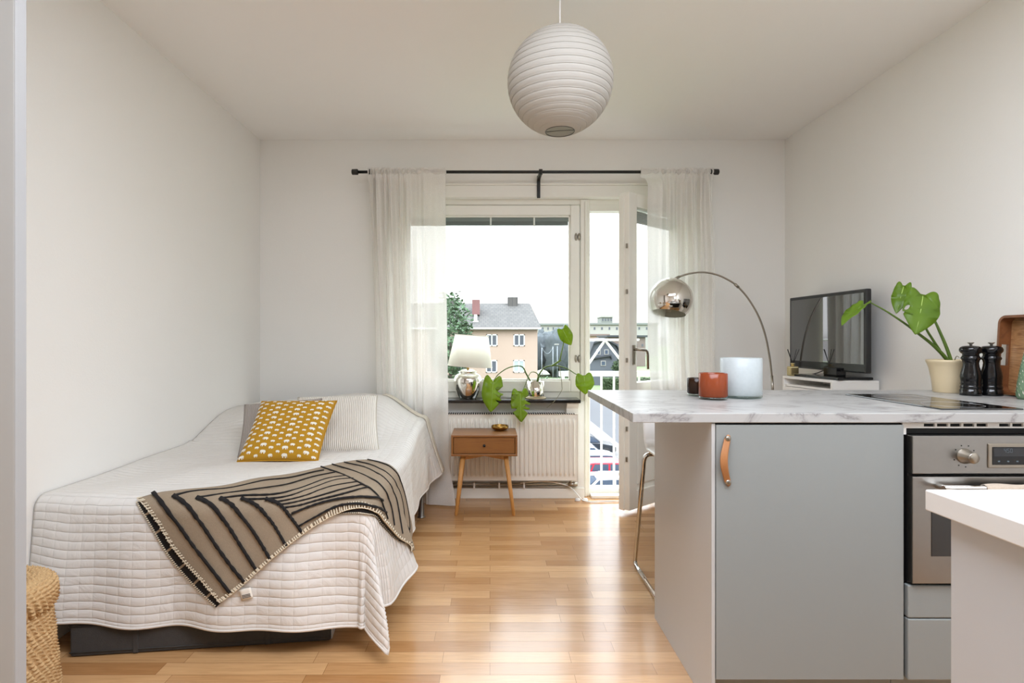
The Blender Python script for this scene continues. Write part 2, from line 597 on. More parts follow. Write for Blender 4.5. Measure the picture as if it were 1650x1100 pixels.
mb.box((OR_, YB - .016, 0), (XR, YB, .075), .003)
struct(mb.build('baseboard_back', M['trim']), 'white skirting board under the radiator', 'baseboard')
mb = MB(); mb.box((XL, 1.30, 0), (XL + .015, YB - .016, .075), .003)
struct(mb.build('baseboard_left', M['trim']), 'white skirting board behind the bed', 'baseboard')

# ------------------------------------------------------------------ window
win = thing('window_1', 'white framed window left of the balcony door', 'window', (0, YB + .1, .73), kind='structure')
y0, y1 = YB + .06, YB + .15
mb = MB()
mb.box((OL, y0, .70), (OL + .04, y1, 2.1445))
mb.box((OL, y0 + .001, 2.145), (OR_, y1, OT))
mb.box((OL + .0405, y0 + .001, .70), (.6645, y1, .7645))
mb.box((.665, y0 - .015, 0.0), (.735, y1 - .001, OT - .001), .006)
mb.box((.695, y0 - .03, 0.0), (.712, y0, OT - .02), .004)
mb.box((1.43, y0, 0), (OR_, y1, 2.1445))
mb.box((.7355, y0 + .002, 2.10), (1.4295, y1, 2.1445))
mb.build('window_frame', M['frame'], win)
mb = MB()
sx0, sx1, sz0, sz1 = OL + .04, .66, .765, 2.14
ys = y0 - .012
for lo, hi in (((sx0, ys, sz0), (sx0 + .07, y1 - .03, sz1)), ((sx1 - .068, ys, sz0), (sx1, y1 - .03, sz1)),
               ((sx0 + .069, ys + .0006, sz0), (sx1 - .067, y1 - .03, .848)), ((sx0 + .069, ys + .0006, 2.065), (sx1 - .067, y1 - .03, sz1))):
    mb.box(lo, hi, .006)
gx0, gx1 = sx0 + .07, sx1 - .068
for lo, hi in (((gx0, ys + .012, .848), (gx0 + .012, ys + .03, 2.065)), ((gx1 - .012, ys + .012, .848), (gx1, ys + .03, 2.065)),
               ((gx0, ys + .012, .848), (gx1, ys + .03, .860)), ((gx0, ys + .012, 2.053), (gx1, ys + .03, 2.065))):
    mb.box(lo, hi, .003)
sash = mb.build('sash', M['frame'], win)
mb = MB(); mb.box((gx0, ys + .02, .85), (gx1, ys + .024, 2.06))
mb.build('pane', M['pane'], sash)
mb = MB()
mb.box((gx0 + .01, ys + .036, 2.025), (gx1 - .01, ys + .062, 2.06), .003)
for k in range(6):
    mb.box((gx0 + .012, ys + .037, 1.998 + k * .0045), (gx1 - .012, ys + .06, 2.0005 + k * .0045))
mb.mi = 1
for x in (gx0 + .2, .0, gx1 - .27):
    mb.box((x, ys + .030, 1.99), (x + .012, ys + .036, 2.055))
mb.build('venetian_blind', [mat('blind_grey', '#7d8583', .5), M['white_plastic']], win)
def latch(z):
    mb = MB()
    for x in (.632, .655):
        mb.lathe([(0, 0), (.012, 0), (.014, .004), (.010, .012), (0, .014)], (0, 0, 0), 12, mtx=Matrix.Translation((x, ys, z)) @ Matrix.Rotation(PI / 2, 4, 'X') @ Matrix.Diagonal((.8, 2.0, 1, 1)))
    mb.build('catch', M['nickel'], win)
latch(1.905); latch(1.01)

# sill
mb = MB()
mb.box((-.71, 3.93, .703), (.64, y0 - .02, .727), .004)
sill = tag(mb.build('window_sill', M['black_stone'], loc=(0, 4.0, .70)), 'black stone window sill over the radiator', 'window sill', None, 'structure')
mb = MB()
for k in range(4):
    mb.box((.02, 4.02 + k * .022, .7265), (.24, 4.03 + k * .022, .7295))
mb.build('vent_grille', M['steel'], sill)
mb = MB()
mb.prism([(3.99, .60), (YB, .60), (YB, .703), (3.95, .703), (3.95, .69), (3.98, .66)], 'x', .545, .63, .002)
mb.build('sill_bracket', M['trim'], sill)

# balcony door (open leaf)
HX, HY = 1.42, 4.08
FX, FY = .911, 3.652
dv = Vector((HX - FX, HY - FY, 0)); DW = dv.length; dv.normalize()
nv = Vector((dv.y, -dv.x, 0))
DM = Matrix(((dv.x, -nv.x, 0, FX), (dv.y, -nv.y, 0, FY), (0, 0, 1, 0), (0, 0, 0, 1)))   # local x along the leaf, y away from the room
door = thing('door_1', 'open white balcony door leaf with glazed upper half', 'door', (HX, HY, 0), kind='structure')
mb = MB()
Z0, Z1, T = .03, 2.12, .075
for lo, hi in (((0, 0, Z0), (.085, T, Z1)), ((DW - .085, 0, Z0), (DW, T, Z1)), ((.085, 0, Z0), (DW - .085, T, .15)),
               ((.085, 0, .80), (DW - .085, T, .865)), ((.085, 0, 2.03), (DW - .085, T, Z1))):
    mb.box(lo, hi, .004, mtx=DM)
mb.box((.085, .02, .15), (DW - .085, .055, .80), 0, mtx=DM)
mb.box((.11, .012, .18), (DW - .11, .03, .77), .008, mtx=DM)
mb.box((-.008, .038, Z0 - .005), (.006, T + .004, Z1 - .02), .003, mtx=DM)
leaf = mb.build('door_leaf', M['frame'], door)
mb = MB(); mb.box((.085, .03, .865), (DW - .085, .034, 2.03), mtx=DM); mb.build('door_pane', M['pane'], door)
mb = MB()
for k in range(9):
    mb.box((.09, .042, 1.94 + k * .009), (DW - .09, .06, 1.945 + k * .009), mtx=DM)
mb.build('door_blind', M['steel'], door)
mb = MB()
mb.box((.030, -.008, .985), (.058, 0, 1.115), .003, mtx=DM)
mb.tube([DM @ Vector(p) for p in ((.044, -.005, 1.085), (.044, -.045, 1.085), (.05, -.055, 1.083), (.10, -.056, 1.08), (.118, -.056, 1.07), (.124, -.056, 1.05), (.126, -.056, .955))], .009, 10)
mb.build('door_handle', M['nickel'], door)
mb = MB()
for z in (.35, .55, 1.0, 1.45, 1.75):
    mb.box((-.010, .012, z), (.001, .022, z + .03), .001, mtx=DM)
mb.build('lock_plate', M['nickel'], door)
mb = MB()
mb.box((.735, YB - .02, 0), (1.45, YB + .28, .022), .004)
mb.mi = 1
mb.box((.735, YB + .06, .022), (1.45, YB + .13, .05), .004)
struct(mb.build('trim_3', [M['trim'], M['frame']]), 'white threshold under the balcony door', 'trim')

# ------------------------------------------------------------------ curtain rod and curtains
RY, RZ = 3.88, 2.314
rod = thing('curtain_rod', 'thin black curtain rod above the window', 'curtain rod', ((.3), YB, RZ))
mb = MB(); mb.tube([(-.93, RY, RZ), (1.56, RY, RZ)], .0105, 14); mb.build('rod', M['black_metal'], rod)
for x0, x1 in ((-.96, -.915), (1.545, 1.59)):
    mb = MB(); mb.tube([(x0, RY, RZ), (x0 + .004, RY, RZ), (x1 - .004, RY, RZ), (x1, RY, RZ)], [.014, .02, .02, .014], 16); mb.build('finial', M['black_metal'], rod)
for x in (-.832, .352, 1.53):
    mb = MB()
    mb.box((x - .011, RY - .006, RZ - .014), (x + .011, YB - .012, RZ + .012), .002)
    mb.box((x - .012, YB - .024, RZ - .14), (x + .012, YB - .012, RZ + .02), .002)
    mb.tube([(x - .012, RY, RZ), (x + .012, RY, RZ)], .02, 14)
    mb.build('rod_bracket', M['black_metal'], rod)

def curtain(label, fxl, fxr, fy, npl, amp, dens, flip=1, puddle=None):
    """hanging sheer: edges fxl(z), fxr(z); fy(X,z) offset toward the room; dens(u) warps the pleats"""
    top, bot = RZ + .026, .012
    def fn(u, w):
        z = top + (bot - top) * w
        xl, xr = fxl(z), fxr(z)
        x = xl + (xr - xl) * u
        ph = dens(u) * npl * 2 * PI
        near = sm(0, .06, w)
        a = amp(u) * (.35 + .65 * near) * (1 - .25 * w)
        yo = a * (math.sin(ph + .6 * math.sin(3 * w + u * 5)) + .35 * math.sin(2.3 * ph + 1 + 2.2 * w))
        rr = math.sqrt(max(0, 1 - min(1, abs(z - RZ) / .026) ** 2)) if z > RZ - .026 else 0
        yy = RY + yo - .011 * rr - fy(x, z)
        if w < .03:
            yy = RY + yo * .5 - .013
        x += .008 * math.sin(ph * .5 + 3 * w)
        if puddle:
            x, yy, z = puddle(u, w, x, yy, z)
        return (x, yy, z)
    mb = MB()
    mb.grid(fn, 220, 70)
    o = mb.build('curtain', M['sheer'], loc=(fxl(0), RY, 0), recalc=False)
    mb = MB()
    def hd(u, w):
        x = fxl(top) + (fxr(top) - fxl(top)) * u
        ph = dens(u) * npl * 2 * PI * 2.2
        a = .006 + amp(u) * .35
        th = w * 2 * PI
        return (x, RY + math.cos(th) * (.014 + a * (.5 + .5 * math.sin(ph))), RZ + math.sin(th) * (.016 + .5 * a * (.5 + .5 * math.sin(ph + 1))))
    mb.grid(hd, 200, 10)
    mb.build('rod_pocket', M['sheer'], o, recalc=False)
    return tag(o, label, 'curtain', 'sheer curtains at the window')

def pud(u, w, x, y, z):
    k = sm(.86, 1.0, w)
    r = sm(.72, 1.0, u)
    return (x + .045 * k * r + .02 * k * math.sin(u * 22), y - .03 * k * (1 + math.sin(u * 17)) * .6 - .035 * k * r, z)
curtain('sheer white curtain between the bed and the table lamp',
        lambda z: -.845 + .07 * (1 - z / 2.3) , lambda z: -.302 + .012 * (1 - z / 2.3),
        lambda x, z: .0, 7.5, lambda u: .014 + .016 * (1 - u), lambda u: (1 - (1 - u) ** 1.9), puddle=pud)
def leaf_push(x, z):
    t = max(0.0, min(DW, ((x - FX) * dv.x + (RY - FY) * dv.y)))
    yl = FY + (x - FX) * dv.y / dv.x - .045
    return max(0.0, RY - yl + .03) * sm(2.34, 2.16, z) if x < 1.32 else max(0.0, RY - yl + .03) * sm(2.34, 2.16, z)
curtain('sheer white curtain hanging over the open balcony door behind the arc lamp',
        lambda z: 1.045 - .012 * sm(2.3, 1.9, z) + .035 * sm(1.2, .7, z) + .06 * sm(.8, .4, z), lambda z: 1.545 + .02 * sm(2.3, 1.5, z),
        leaf_push, 6.5, lambda u: .010 + .018 * u, lambda u: u ** 1.6)

# ------------------------------------------------------------------ radiator, pipes, cable
rad = thing('radiator', 'white ribbed panel radiator under the black window sill', 'radiator', (.08, 3.98, .15))
RX0, RX1, RZ0, RZ1 = -.46, .627, .150, .620
mb = MB()
pitch = .0315
def rib(u, w):
    x = RX0 + .005 + (RX1 - RX0 - .01) * u
    z = RZ0 + (RZ1 - RZ0) * w
    ph = ((x - RX0) / pitch) % 1.0
    tr = sm(.22, .36, ph) * (1 - sm(.64, .78, ph))
    e = sm(RZ0 + .035, RZ0 + .05, z) * (1 - sm(RZ1 - .055, RZ1 - .04, z)) * sm(RX0 + .02, RX0 + .03, x) * (1 - sm(RX1 - .03, RX1 - .02, x))
    return (x, 3.964 - .017 * tr * e, z)
mb.grid(rib, 420, 40)
mb.build('front_panel', M['radiator'], rad)
mb = MB()
mb.box((RX0 + .005, 3.963, RZ0), (RX1 - .005, 4.035, RZ0 + .01))
mb.box((RX0, 3.958, RZ0 - .004), (RX0 + .006, 4.035, RZ1), .002)
mb.box((RX1 - .006, 3.958, RZ0 - .004), (RX1, 4.035, RZ1), .002)
mb.box((RX0 + .005, 4.02, RZ0), (RX1 - .005, 4.035, RZ1 - .01))
mb.build('radiator_casing', M['radiator'], rad)
mb = MB()
mb.box((RX0, 3.956, RZ1), (RX1, 4.037, RZ1 + .004), .001)
mb.mi = 1
n = 66
for k in range(n):
    x = RX0 + .02 + k * (RX1 - RX0 - .04) / n
    mb.box((x, 3.9555, RZ1 + .0005), (x + .009, 4.03, RZ1 + .0048))
mb.build('top_grille', [M['radiator'], M['dark']], rad)
mb = MB()
mb.tube([(.58, 4.0, RZ0), (.58, 4.0, .115)], .011, 10); mb.tube([(.56, 4.0, .115), (.625, 4.0, .115)], .014, 10)
mb.build('valve', M['nickel'], rad)
pipe = thing('heating_pipe', 'thin white heating pipes along the wall below the radiator', 'pipe', (.1, 4.03, .1))
mb = MB()
mb.tube([(-1.0, 4.034, .108), (.58, 4.034, .108)], .008, 10)
mb.tube([(-1.0, 4.036, .086), (.60, 4.036, .086), (.63, 4.03, .10)], .006, 10)
mb.build('pipe_run', M['nickel'], pipe)
for x in (-.12, .06, .24):
    mb = MB(); mb.box((x, 4.022, .078), (x + .012, YB - .005, .122), .003); mb.build('pipe_clip', M['white_plastic'], pipe)
mb = MB()
cp = spline([(.22, 4.02, .118), (.35, 4.0, .135), (.46, 4.0, .128), (.56, 4.01, .10), (.61, 4.0, .06), (.65, 3.96, .018), (.70, 3.94, .008), (.80, 3.95, .008), (.95, 3.96, .008)], 8)
mb.tube(cp, .0042, 8)
tag(mb.build('cable', M['white_plastic'], loc=(.6, 4.0, 0)), 'white cable running from the radiator to the balcony door', 'cable')
for i, (px, lab) in enumerate(((930.5, 'white round cable stud on the floor under the radiator end'), (942.5, 'white round cable stud on the floor beside the balcony door post'))):
    p = P(px, 801.5, 4.0)
    mb = MB(); mb.lathe([(0, 0), (.021, 0), (.021, .006), (.015, .016), (0, .02)], (p.x, 3.99, 0), 18)
    tag(mb.build('cable_stud', M['white_plastic'], loc=(p.x, 3.99, 0)), lab, 'cable stud', 'cable studs by the door')

# ------------------------------------------------------------------ pendant paper lantern
LC = Vector((.268, 2.14, 2.136)); LR = .2
lan = thing('pendant_lamp', 'round white paper lantern hanging from the ceiling', 'pendant lamp', (LC.x, LC.y, LC.z))
mb = MB()
prof = []
nr = 20
a0, a1 = -1.29, 1.33
for k in range(nr):
    for q in range(5):
        f = (k + q / 5) / nr
        a = a0 + (a1 - a0) * f
        r = LR * (1 - .0 * q) - (.0022 if q == 0 else 0) + .0012 * math.sin(q / 5 * PI)
        prof.append((r * math.cos(a), LR * .985 * math.sin(a) - (0 if q else .0)))
prof.append((LR * math.cos(a1), LR * .985 * math.sin(a1)))
mb.lathe(prof, LC, 64)
sh = mb.build('lamp_shade', M['paper'], lan, recalc=False)
mb = MB()
for k in range(1, nr):
    a = a0 + (a1 - a0) * k / nr
    rr = LR * math.cos(a) - .0006; zz = LR * .985 * math.sin(a)
    mb.tube([LC + Vector((rr * math.cos(2 * PI * i / 64), rr * math.sin(2 * PI * i / 64), zz)) for i in range(65)], .0009, 6, cap=False)
mb.build('hoop', M['paper'], sh)
mb = MB()
zb = LC.z + LR * .985 * math.sin(a0); rb = LR * math.cos(a0)
mb.tube([(LC.x + rb * math.cos(2 * PI * i / 40), LC.y + rb * math.sin(2 * PI * i / 40), zb) for i in range(41)], .0016, 6, cap=False)
mb.tube([(LC.x - rb, LC.y + .006, zb), (LC.x, LC.y, zb + .004), (LC.x + rb * .95, LC.y - .016, zb)], .0014, 6)
mb.build('wire_ring', M['wire'], lan)
mb = MB()
mb.tube([(LC.x, LC.y, ZC - .03), (LC.x, LC.y, LC.z + .12)], .003, 8)
mb.build('cord', M['white_plastic'], lan)
mb = MB(); mb.lathe([(0, -.03), (.022, -.03), (.045, -.012), (.05, 0), (0, 0)], (LC.x, LC.y, ZC), 24); mb.build('ceiling_rose', M['white_plastic'], lan)
mb = MB(); mb.lathe([(.0, .05), (.018, .05), (.018, .12), (0, .12)], LC, 16)
mb.lathe([(0, -.06), (.02, -.052), (.03, -.03), (.028, -.01), (.016, .03), (.014, .05)], LC, 20); mb.build('bulb', M['white_plastic'], lan)

# ------------------------------------------------------------------ bed
BX0, BX1, BY0, BY1 = XL + .02, -.43, 2.06, 3.83
MZ = .562
bed = thing('bed', 'single bed along the white wall under a white bedspread', 'bed', ((BX0 + BX1) / 2, (BY0 + BY1) / 2, 0))
mb = MB(); mb.box((BX0, BY0 + .035, .130), (BX1 - .01, BY1, .32), .02, 3); mb.build('bed_base', M['frame_fabric'], bed)
mb = MB(); mb.box((BX0, BY0 + .03, .322), (BX1 - .03, BY1, MZ - .02), .05, 4); mb.build('mattress', M['mattress'], bed)
for x, y in ((BX0 + .08, BY0 + .10), (BX1 - .035, BY0 + .25), (BX0 + .06, 3.65), (BX1 - .015, 3.62)):
    mb = MB(); mb.lathe([(0, 0), (.026, 0), (.026, .006), (.019, .008), (.019, .150), (0, .150)], (x, y, 0), 20); mb.build('leg', M['steel'], bed)

W_, YF, RR = BX1 - XL - .0, BY0 - .015, .05
HR, HF = .375, .437
TM = BY1 + .025 - YF
def bulge(x, y):
    X = x
    fy = sm(3.02, 3.56, y) * (1 - .10 * sm(3.66, 3.88, y))
    fx = (.70 + .30 * sm(XL, XL + .22, X)) * (1 - .72 * sm(-.72, -.42, X))
    lump = .020 * math.sin(X * 6.0 + .6) * sm(3.2, 3.6, y)
    return .205 * fy * fx + lump * fx
def S(s, t, lift=0.0):
    """bedspread surface: s from the wall, t from the foot (negative hangs down)"""
    a = s - (W_ - RR)
    b = (RR - t)
    cx = XL + min(s, W_ - RR)
    cy = YF + max(t, RR)
    top = MZ + bulge(cx, cy)
    wr = .006 * math.sin(7 * s + 3 * t) * math.sin(9 * t + 1.2) + .003 * math.sin(17 * s - 11 * t) + .005 * math.sin(26 * s - 19 * t + 3 * math.sin(5 * t)) * sm(.85, 1.2, t) * (1 - sm(1.25, 1.55, t))
    if cy < 3.1:
        # soft dip and wrinkles near the wall
        top += .012 * (1 - sm(0.0, .14, s))
    top += wr
    if a <= 0 and b <= 0:
        x, y, z = cx, cy, top
        nx = Vector((0, 0, 1))
        return Vector((x, y, z)) + nx * lift
    a_, b_ = max(a, 0.0), max(b, 0.0)
    d = math.hypot(a_, b_)
    th = math.atan2(b_, a_)
    dr = Vector((math.cos(th), -math.sin(th), 0))
    corner = math.sin(2 * th) ** 2
    side = 1 if th < .3 else 0
    fl = .05 + .10 * corner
    if b_ < .25:
        k = 1 - b_ / .25
        fl += k * (.30 * math.exp(-((t - .33) / .20) ** 2) + .30 * sm(1.45, 1.8, t))
    q = min(d / RR, PI / 2)
    rest = max(0.0, d - RR * PI / 2) * (1 - .17 * corner)
    fold = .0
    if th > .8:
        fold = .02 * math.sin(s * 8.5 + .5) + .011 * math.sin(s * 21)
    elif th < .5:
        fold = .017 * math.sin(t * 9.0 + 1.0) + .008 * math.sin(t * 23)
    fold += .035 * corner * math.sin(th * 9.0 + .4) * sm(.1, .5, d)
    off = RR * math.sin(q) + rest * fl + fold * min(1, rest / .25)
    drop = RR * (1 - math.cos(q)) + rest * math.sqrt(max(.2, 1 - fl * fl))
    p = Vector((cx, cy, top)) + dr * off - Vector((0, 0, drop))
    p.z = max(p.z, .012)
    nrm = (dr * math.sin(q) + Vector((0, 0, math.cos(q)))).normalized()
    return p + nrm * lift
sp_u = lambda u: u * (W_ + HR)
sp_v = lambda v: -HF + v * (TM + HF)
mb = MB()
def cov(u, v):
    s, t = sp_u(u), sp_v(v)
    wob = .018 * math.sin(s * 5.0) * (1 if t < -HF + .02 else 0)
    hemlift = .035 * (1 - sm(0, .5, s)) if t < 0 else 0.0
    t2 = t + hemlift * (-t / HF if t < 0 else 0)
    return S(s + .004, t2)
mb.grid(cov, 170, 210, uv=lambda u, v: (sp_u(u), sp_v(v)))
spread = mb.build('bedspread', M['quilt'], loc=(-1.05, 2.9, MZ), solid=.008, recalc=True)
tag(spread, 'white quilted bedspread draped over the bed to the floor', 'bedspread')
mb = MB()   # bound hem along the foot, the side and the head end
hem = [cov(i / 120, 0) for i in range(121)] + [cov(1, j / 140) for j in range(1, 141)]
mb.tube(hem, .0065, 8)
hd = [cov(1 - i / 60 * .45, 1) for i in range(61)]
mb.build('hem', M['quilt'], spread)
mb = MB()
def flap(u, v):
    p = Vector(cov(1 - .42 * u, 1.0 - .045 * v)) + Vector((.012, 0, .012)) * (1 - .4 * v)
    return p
mb.grid(flap, 40, 6)
mb.build('turned_edge', M['knit_seam'], spread, solid=.006)

# inverse: photo pixel -> (s, t) on the visible bedspread
TAB = []
for i in range(231):
    for j in range(261):
        s, t = i / 230 * (W_ + HR), -HF + j / 260 * (1.45 + HF)
        p = S(s, t, .012)
        x, y = CX + p.x / p.y * F, CY + (CZ - p.z) / p.y * F
        TAB.append((x, y, s, t, p.y))
BK = {}
for r in TAB:
    BK.setdefault((int(r[0] // 8), int(r[1] // 8)), []).append(r)
def inv(x, y):
    best = None
    kx, ky = int(x // 8), int(y // 8)
    for rad in (1, 2, 4, 8, 16):
        for a in range(kx - rad, kx + rad + 1):
            for b in range(ky - rad, ky + rad + 1):
                for r in BK.get((a, b), ()):
                    d = math.hypot(r[0] - x, r[1] - y) + r[4] * 1.2
                    if best is None or d < best[0]:
                        best = (d, r[2], r[3])
        if best: break
    s, t = best[1], best[2]
    def pr(s, t):
        p = S(s, t, .016)
        return CX + p.x / p.y * F, CY + (CZ - p.z) / p.y * F
    e = math.hypot(pr(s, t)[0] - x, pr(s, t)[1] - y)
    st = .006
    for _ in range(14):
        for ds, dt in ((st, 0), (-st, 0), (0, st), (0, -st)):
            q = pr(s + ds, t + dt)
            e2 = math.hypot(q[0] - x, q[1] - y)
            if e2 < e:
                s, t, e = s + ds, t + dt, e2
                break
        else:
            st *= .5
    return (s, t)
def Z2(x, y):
    return (180 + x * .32727, 720 + y * .32727)

def smooth2(pts, n):
    q = spline([Vector((a, b, 0)) for a, b in pts], 12)
    L = [0]
    for a, b in zip(q, q[1:]):
        L.append(L[-1] + (b - a).length)
    out = []
    for k in range(n + 1):
        d = L[-1] * k / n
        i = 0
        while i < len(L) - 2 and L[i + 1] < d: i += 1
        f = (d - L[i]) / max(1e-9, L[i + 1] - L[i])
        out.append(tuple((q[i].lerp(q[i + 1], f))[:2]))
    return out

# ------------------------------------------------------------------ throw blanket
Z3 = lambda L: [((209 + x * .179 - 180) / .32727, (789 + y * .179 - 720) / .32727) for x, y in L]
ztop = [Z3([(70, 80)])[0], (205, 232), (330, 215), (560, 195), (700, 160), (860, 140), (1030, 100), (1140, 75), (1250, 60), (1330, 75), (1400, 130), (1440, 220), (1462, 340), (1478, 440), (1482, 505)]
zbot = [Z3([(815, 1012)])[0], (590, 725), (660, 668), (760, 575), (860, 490), (980, 400), (1100, 330), (1200, 300), (1290, 322), (1350, 380), (1400, 435), (1440, 480), (1470, 512)]
zleft = Z3([(70, 80), (110, 110), (210, 210), (270, 300), (340, 430), (430, 560), (530, 680), (640, 800), (740, 920), (815, 1012)])
NA, NB = 70, 26
top_st = [inv(*Z2(*p)) for p in smooth2(ztop, NA)]
bot_st = [inv(*Z2(*p)) for p in smooth2(zbot, NA)]
left_px = smooth2(zleft, NB)
def relax(c, k=6):
    for _ in range(k):
        c = [c[0]] + [tuple((c[i - 1][q] + 2 * c[i][q] + c[i + 1][q]) / 4 for q in (0, 1)) for i in range(1, len(c) - 1)] + [c[-1]]
    return c
top_st, bot_st = relax(top_st), relax(bot_st)
left_st = relax([inv(*Z2(*p)) for p in left_px])
def bl(u, v):
    """Coons-like blend: top / bottom curves, left edge corrected"""
    iu = u * NA; i = min(int(iu), NA - 1); f = iu - i
    a = [top_st[i][q] * (1 - f) + top_st[i + 1][q] * f for q in (0, 1)]
    b = [bot_st[i][q] * (1 - f) + bot_st[i + 1][q] * f for q in (0, 1)]
    iv = v * NB; j = min(int(iv), NB - 1); g = iv - j
    l = [left_st[j][q] * (1 - g) + left_st[j + 1][q] * g for q in (0, 1)]
    st = []
    for q in (0, 1):
        lin_ = a[q] * (1 - v) + b[q] * v
        corr = l[q] - (top_st[0][q] * (1 - v) + bot_st[0][q] * v)
        st.append(lin_ + corr * (1 - u) ** 3)
    return st
def B3(u, v, lift=.018):
    s, t = bl(u, v)
    return S(s, t, lift + .004 * math.sin(5 * u + 3 * v) ** 2)
mb = MB()
mb.grid(lambda u, v: B3(u, v), 110, 50)
mb.mi = 1
def ribbon(pts_st, wid, lift):
    ps = [S(s, t, lift) for s, t in pts_st]
    vs = []
    n = len(ps)
    for i, p in enumerate(ps):
        s, t = pts_st[i]
        s2, t2 = pts_st[min(i + 1, n - 1)]; s1, t1 = pts_st[max(i - 1, 0)]
        ds, dt = s2 - s1, t2 - t1
        L = math.hypot(ds, dt) or 1
        w = wid * (1 + .35 * math.sin(i * 2.1) * random.random())
        os_, ot = -dt / L * w / 2, ds / L * w / 2
        vs.append((mb.bm.verts.new(S(s + os_, t + ot, lift)), mb.bm.verts.new(S(s - os_, t - ot, lift))))
    for a, b in zip(vs, vs[1:]):
        f = mb.bm.faces.new((a[0], a[1], b[1], b[0]))
        f.material_index = mb.mi
        f.smooth = True
stripes = [
 ([(205, 232), (260, 285), (330, 370), (400, 470), (470, 560), (540, 650), (588, 712)], .019),
 ([(305, 245), (380, 290), (450, 375), (520, 480), (600, 590), (658, 658)], .019),
 ([(420, 255), (500, 290), (570, 370), (640, 480), (714, 596)], .019),
 ([(535, 258), (600, 290), (680, 380), (740, 470), (784, 544)], .018),
 ([(640, 258), (720, 290), (790, 360), (840, 440), (864, 484)], .016),
 ([(760, 260), (830, 283), (885, 340), (940, 414)], .015),
 ([(305, 245), (430, 220), (560, 212), (650, 195), (760, 168), (880, 158), (1000, 125), (1045, 120)], .011),
 ([(420, 255), (560, 235), (700, 215), (870, 190), (980, 155), (1100, 130)], .009),
 ([(535, 258), (650, 243), (780, 240), (880, 225), (970, 195), (1060, 160), (1150, 148)], .008),
 ([(640, 260), (770, 258), (880, 245), (1000, 205), (1100, 168), (1190, 160)], .006),
 ([(790, 275), (880, 262), (970, 240), (1080, 200), (1210, 177)], .006),
 ([(830, 285), (900, 275), (1000, 252), (1100, 224), (1235, 190)], .006),
 ([(855, 298), (930, 288), (1010, 266), (1120, 240), (1262, 204)], .007),
 ([(890, 325), (1000, 287), (1120, 260), (1230, 252), (1325, 266)], .009),
 ([(925, 385), (1020, 332), (1120, 290), (1230, 283), (1342, 322)], .010),
 ([(1030, 102), (1110, 130), (1200, 170), (1270, 212), (1320, 266), (1345, 330), (1352, 352)], .009),
 ([(1085, 90), (1180, 120), (1280, 162), (1340, 220), (1370, 290), (1385, 385)], .008),
 ([(1145, 80), (1250, 107), (1330, 152), (1388, 230), (1408, 320), (1425, 425)], .008),
 ([(1205, 74), (1300, 102), (1370, 152), (1412, 222), (1436, 330), (1450, 450)], .008),
 ([(1260, 67), (1340, 88), (1398, 134), (1432, 212), (1456, 330), (1470, 470)], .008),
]
for zp, wd in stripes:
    ribbon(relax([inv(*Z2(*p)) for p in smooth2(zp, 36)], 5), wd * .58, .0245)
# whip stitch along the front and left edges
mb.mi = 2
def stitch(p, q, w=.0015):
    d = (q - p); n_ = Vector((0, 0, 1)).cross(d)
    n_ = n_.normalized() * w if n_.length > 1e-6 else Vector((w, 0, 0))
    mb.face((p - n_, p + n_, q + n_, q - n_))
for k in range(96):
    u = k / 96 * .99
    stitch(B3(u, .972, .0235), B3(u + .002, 1.0, .0225))
for k in range(46):
    v = k / 46 * .99
    stitch(B3(.0, v, .0235), B3(.014, min(1, v + .006), .0235))
def edge_tube(f0, f1):
    mb.tube([B3(*f0(k / 80), .018) for k in range(81)], .002, 6)
edge_tube(lambda k: (k, 1.0), None)
edge_tube(lambda k: (0.0, k), None)
blk = mb.build('throw_blanket', [M['blanket'], M['blanket_dark'], M['stitch']], loc=(-.8, 2.4, MZ + .02), recalc=True)
tag(blk, 'folded taupe wool throw with black lines lying across the bed foot', 'blanket')
md = blk.modifiers.new('thickness', 'SOLIDIFY'); md.thickness = .004; md.offset = -1
# dark folded layer below, showing past the left end
zout = Z3([(55, 105), (120, 230), (200, 370), (290, 530), (380, 660), (480, 780), (600, 910), (770, 1065)])
zin = Z3([(110, 100), (240, 230), (330, 390), (440, 545), (540, 670), (650, 790), (760, 920), (830, 1010)])
o_st = relax([inv(*Z2(*p)) for p in smooth2(zout, 40)]); i_st = relax([inv(*Z2(*p)) for p in smooth2(zin, 40)])
mb = MB()
def under(u, v):
    k = min(int(u * 40), 39); f = u * 40 - k
    st = [(o_st[k][q] * (1 - f) + o_st[k + 1][q] * f) * (1 - v) + (i_st[k][q] * (1 - f) + i_st[k + 1][q] * f) * v for q in (0, 1)]
    return S(st[0], st[1], .009)
mb.grid(under, 40, 6)
mb.mi = 1
for u in (.12, .28, .44, .60, .76, .9):
    mb.face([Vector(under(u + a, b)) + Vector((0, -.0015, .0015)) for a, b in ((-.008, .1), (.008, .1), (.0, .95), (-.016, .95))])
mb.mi = 2
for k in range(60):
    u = k / 60
    p, q = Vector(under(u, 0.0)), Vector(under(min(1, u + .006), .12))
    stitch(p + Vector((0, -.002, .002)), q + Vector((0, -.002, .002)), .0018)
mb.build('folded_layer', [M['blanket_dark'], M['blanket'], M['stitch']], blk, solid=.004)
mb = MB()   # second folded edge seen below the front edge on the right
def under2(u, v):
    uu = .60 + u * .36
    s, t = bl(uu, 1.0)
    s2, t2 = bl(uu, .9)
    k = .02 * math.sin(u * PI) ** .7
    L = math.hypot(s - s2, t - t2) or 1
    return S(s + (s - s2) / L * (k * v), t + (t - t2) / L * (k * v), .009)
mb.grid(under2, 40, 4)
mb.mi = 1
for k in range(40):
    u = .05 + k / 40 * .9
    stitch(Vector(under2(u, .8)) + Vector((0, -.002, .002)), Vector(under2(u, 1)) + Vector((0, -.002, .002)), .0018)
mb.build('folded_edge', [M['blanket_dark'], M['stitch']], blk, solid=.004)
